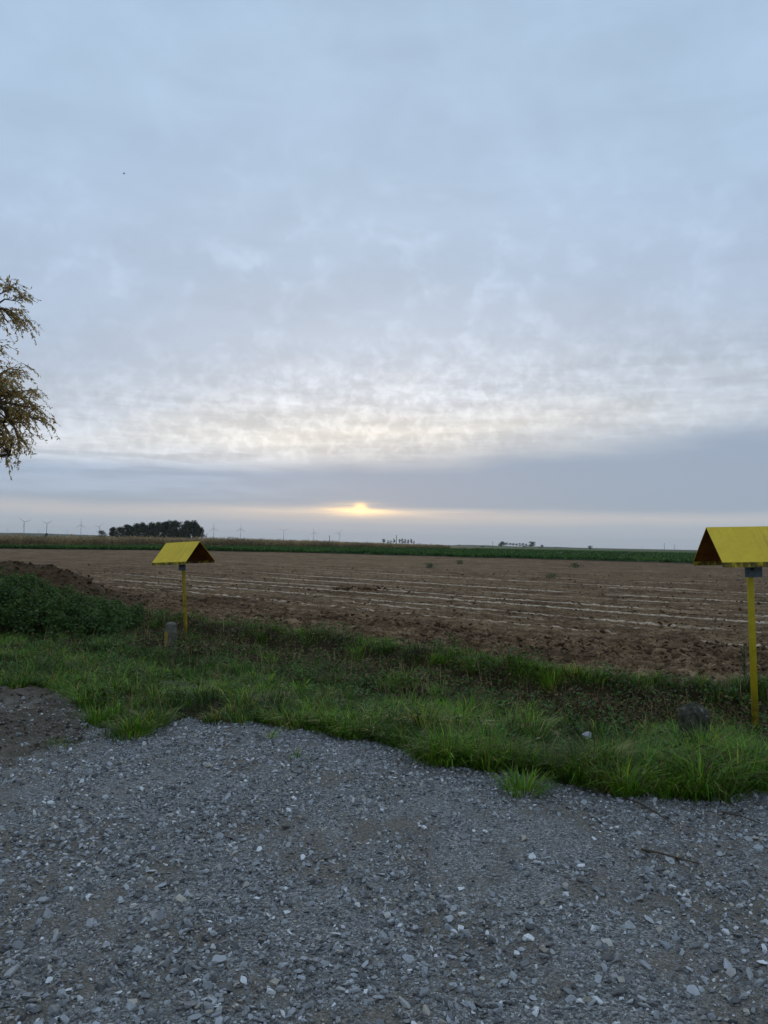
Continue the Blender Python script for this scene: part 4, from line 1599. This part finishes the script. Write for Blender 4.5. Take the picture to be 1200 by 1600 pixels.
# lattice pylons
def pylon(px, py, dep, label):
    p = at_depth(px, py, dep)
    H = p.z + .2
    e = empty('power_pylon', (p.x, dep, -.2), R(20))
    b = H * .10
    legs = MB()
    for sx_, sy_ in ((-1, -1), (1, -1), (1, 1), (-1, 1)):
        legs.tube([(sx_ * b, sy_ * b, -.5), (sx_ * b * .35, sy_ * b * .35, H * .62), (sx_ * b * .7, sy_ * b * .25, H)], [.22, .2, .16], 5)
    legs.build('tower_legs', M['lattice'], e)
    br = MB()
    for k in range(7):
        z0, z1 = H * .62 * k / 7, H * .62 * (k + 1) / 7
        w0, w1 = b * (1 - .65 * k / 7), b * (1 - .65 * (k + 1) / 7)
        for sy_ in (-1, 1):
            br.tube([(-w0, sy_ * w0, z0), (w1, sy_ * w1, z1)], [.12, .12], 4)
            br.tube([(w0, sy_ * w0, z0), (-w1, sy_ * w1, z1)], [.12, .12], 4)
    br.build('bracing', M['lattice'], e)
    for z, w in ((.98, .26), (.80, .20)):
        MB().tube([(-H * w, 0, H * z), (0, 0, H * (z + .012)), (H * w, 0, H * z)], [.18, .3, .18], 5).build('crossarm', M['lattice'], e)
    tag(e, label, 'pylon', 'power pylons on the horizon')


pylon(1054, 850, 4200, 'largest of the faint lattice pylons, left of the nearer yellow marker roof')
pylon(1005.5, 854, 8200, 'middle of the three faint lattice pylons on the right horizon')
pylon(972, 855, 9500, 'leftmost and faintest lattice pylon on the right horizon')


# ------------------------------------------------------------------ wind turbines
def turbine_meshes():
    H, B = 100.0, 47.0
    tower = MB().tube([(0, 0, -3), (0, 0, H * .5), (0, 0, H - 2)], [2.4, 1.9, 1.3], 12).mesh('tower')
    nac = MB()
    for (y, w, h) in [(-4.0, 1.4, 1.4), (-2.5, 2.0, 2.1), (5.5, 1.9, 2.0), (7.5, 1.2, 1.4)]:
        nac.v += [(-w, y, H - h), (w, y, H - h), (w, y, H + h), (-w, y, H + h)]
    for i in range(3):
        for k in range(4):
            nac.f.append((i * 4 + k, i * 4 + (k + 1) % 4, i * 4 + 4 + (k + 1) % 4, i * 4 + 4 + k))
    nac.f += [(3, 2, 1, 0), (12, 13, 14, 15)]
    nacelle = nac.mesh('nacelle')
    hub = MB().tube([(0, -4.0, 0), (0, -5.2, 0), (0, -6.2, 0)], [1.7, 1.5, .3], 10).mesh('hub')
    bl = MB()
    for (r_, w, t) in [(1.0, .9, .8), (6, 2.0, .7), (14, 1.9, .5), (30, 1.2, .3), (B, .35, .1)]:
        bl.v += [(-w * .35, -5.0 - t, r_), (w, -5.0, r_), (-w * .35, -5.0 + t, r_), (-w * .6, -5.0, r_)]
    for i in range(4):
        for k in range(4):
            bl.f.append((i * 4 + k, i * 4 + (k + 1) % 4, i * 4 + 4 + (k + 1) % 4, i * 4 + 4 + k))
    bl.f += [(3, 2, 1, 0), (16, 17, 18, 19)]
    blade = bl.mesh('blade')
    return tower, nacelle, hub, blade, H


TW, NAC, HUB, BLD, TH_H = turbine_meshes()


def turbine(px, hub_py, phase, label, yaw=0.0, dep=None, group='wind turbines on the horizon'):
    d = pdir(px, hub_py)
    if dep is None:
        dep = (TH_H - CAM_H) * d.y / d.z
    p = at_depth(px, hub_py, dep)
    s = p.z / TH_H
    e = empty('wind_turbine', (p.x, dep, 0), yaw)
    e.scale = (s, s, s)
    obj('tower', TW, M['grey_paint'], e)
    obj('nacelle', NAC, M['grey_paint'], e)
    obj('hub', HUB, M['grey_paint'], e, (0, 0, TH_H))
    for k in range(3):
        obj('blade', BLD, M['grey_paint'], e, (0, 0, TH_H), (0, phase + k * 2 * math.pi / 3, 0))
    tag(e, label, 'wind turbine', group)


big_t = [(38, 815.5, 1.2, .5), (73.3, 818, 1.0, .6), (126.8, 820.3, 0, .1), (155, 823.3, .75, .2), (334, 825.5, -.1, .1), (376.3, 826.5, 0, .1),
         (443.3, 829.5, 1.05, .1), (490.3, 832, -.1, .15), (530.3, 833, .55, .1)]
tl = ['leftmost large wind turbine, above the bluish hill', 'second large wind turbine from the left, above the bluish hill', 'third large wind turbine from the left, left of the dark copse',
      'large wind turbine rising just behind the small round copse tree', 'first large wind turbine right of the dark copse', 'second large wind turbine right of the dark copse',
      'third large wind turbine right of the dark copse', 'large wind turbine just left of the dark skyline pole', 'large wind turbine just right of the dark skyline pole']
for (px, py, ph, yw), lb in zip(big_t, tl):
    turbine(px, py, ph, lb, yw)
small_t = [(12, 827.5), (60, 829), (105, 830), (482, 840.5), (508, 841), (541, 842.5), (552, 843), (574, 843.5)]
for i, (px, py) in enumerate(small_t):
    turbine(px, py, i * .7, '%s from the left of the tiny faint wind turbines on the horizon' % ORD[i], .2 * i, 13000, 'tiny faint wind turbines')

# ------------------------------------------------------------------ bird
pb = at_depth(193.5, 271.5, 75)
e = empty('bird', pb, R(25))
mb = MB()
mb.tube([(-.13, 0, 0), (-.07, 0, .0), (0, 0, .005), (.08, 0, .01), (.12, 0, .012), (.14, 0, .01)], [.006, .022, .03, .024, .014, .003], 8)
mb.build('body', M['bird'], e, True)
for s in (-1, 1):
    w = MB()
    w.add([(.05, s * .02, .015), (-.03, s * .02, .012), (-.02, s * .14, .07), (.06, s * .13, .075), (-.06, s * .26, .05),
           (.05, s * .02, .008), (-.03, s * .02, .005), (-.02, s * .14, .063), (.06, s * .13, .068), (-.06, s * .26, .045)],
          [(0, 1, 2, 3), (3, 2, 4), (8, 7, 6, 5), (9, 7, 8), (0, 3, 8, 5), (3, 4, 9, 8), (4, 2, 7, 9), (2, 1, 6, 7)])
    w.build('wing', M['bird'], e)
tag(e, 'tiny dark bird flying high in the sky at the upper left', 'bird')

# ------------------------------------------------------------------ haze
hz = MB().box((0, 0, 86), (33600, 33600, 176)).mesh('haze')
m = bpy.data.materials.new('haze_air')
m.use_nodes = True
m.node_tree.nodes.clear()
pv = m.node_tree.nodes.new('ShaderNodeVolumePrincipled')
pv.inputs['Color'].default_value = (.93, .95, 1.0, 1)
pv.inputs['Density'].default_value = 4.8e-5
pv.inputs['Anisotropy'].default_value = .2
ou = m.node_tree.nodes.new('ShaderNodeOutputMaterial')
m.node_tree.links.new(pv.outputs[0], ou.inputs['Volume'])
tag(obj('haze', hz, m), 'thin pale haze lying over the whole plain', 'haze', kind='stuff')
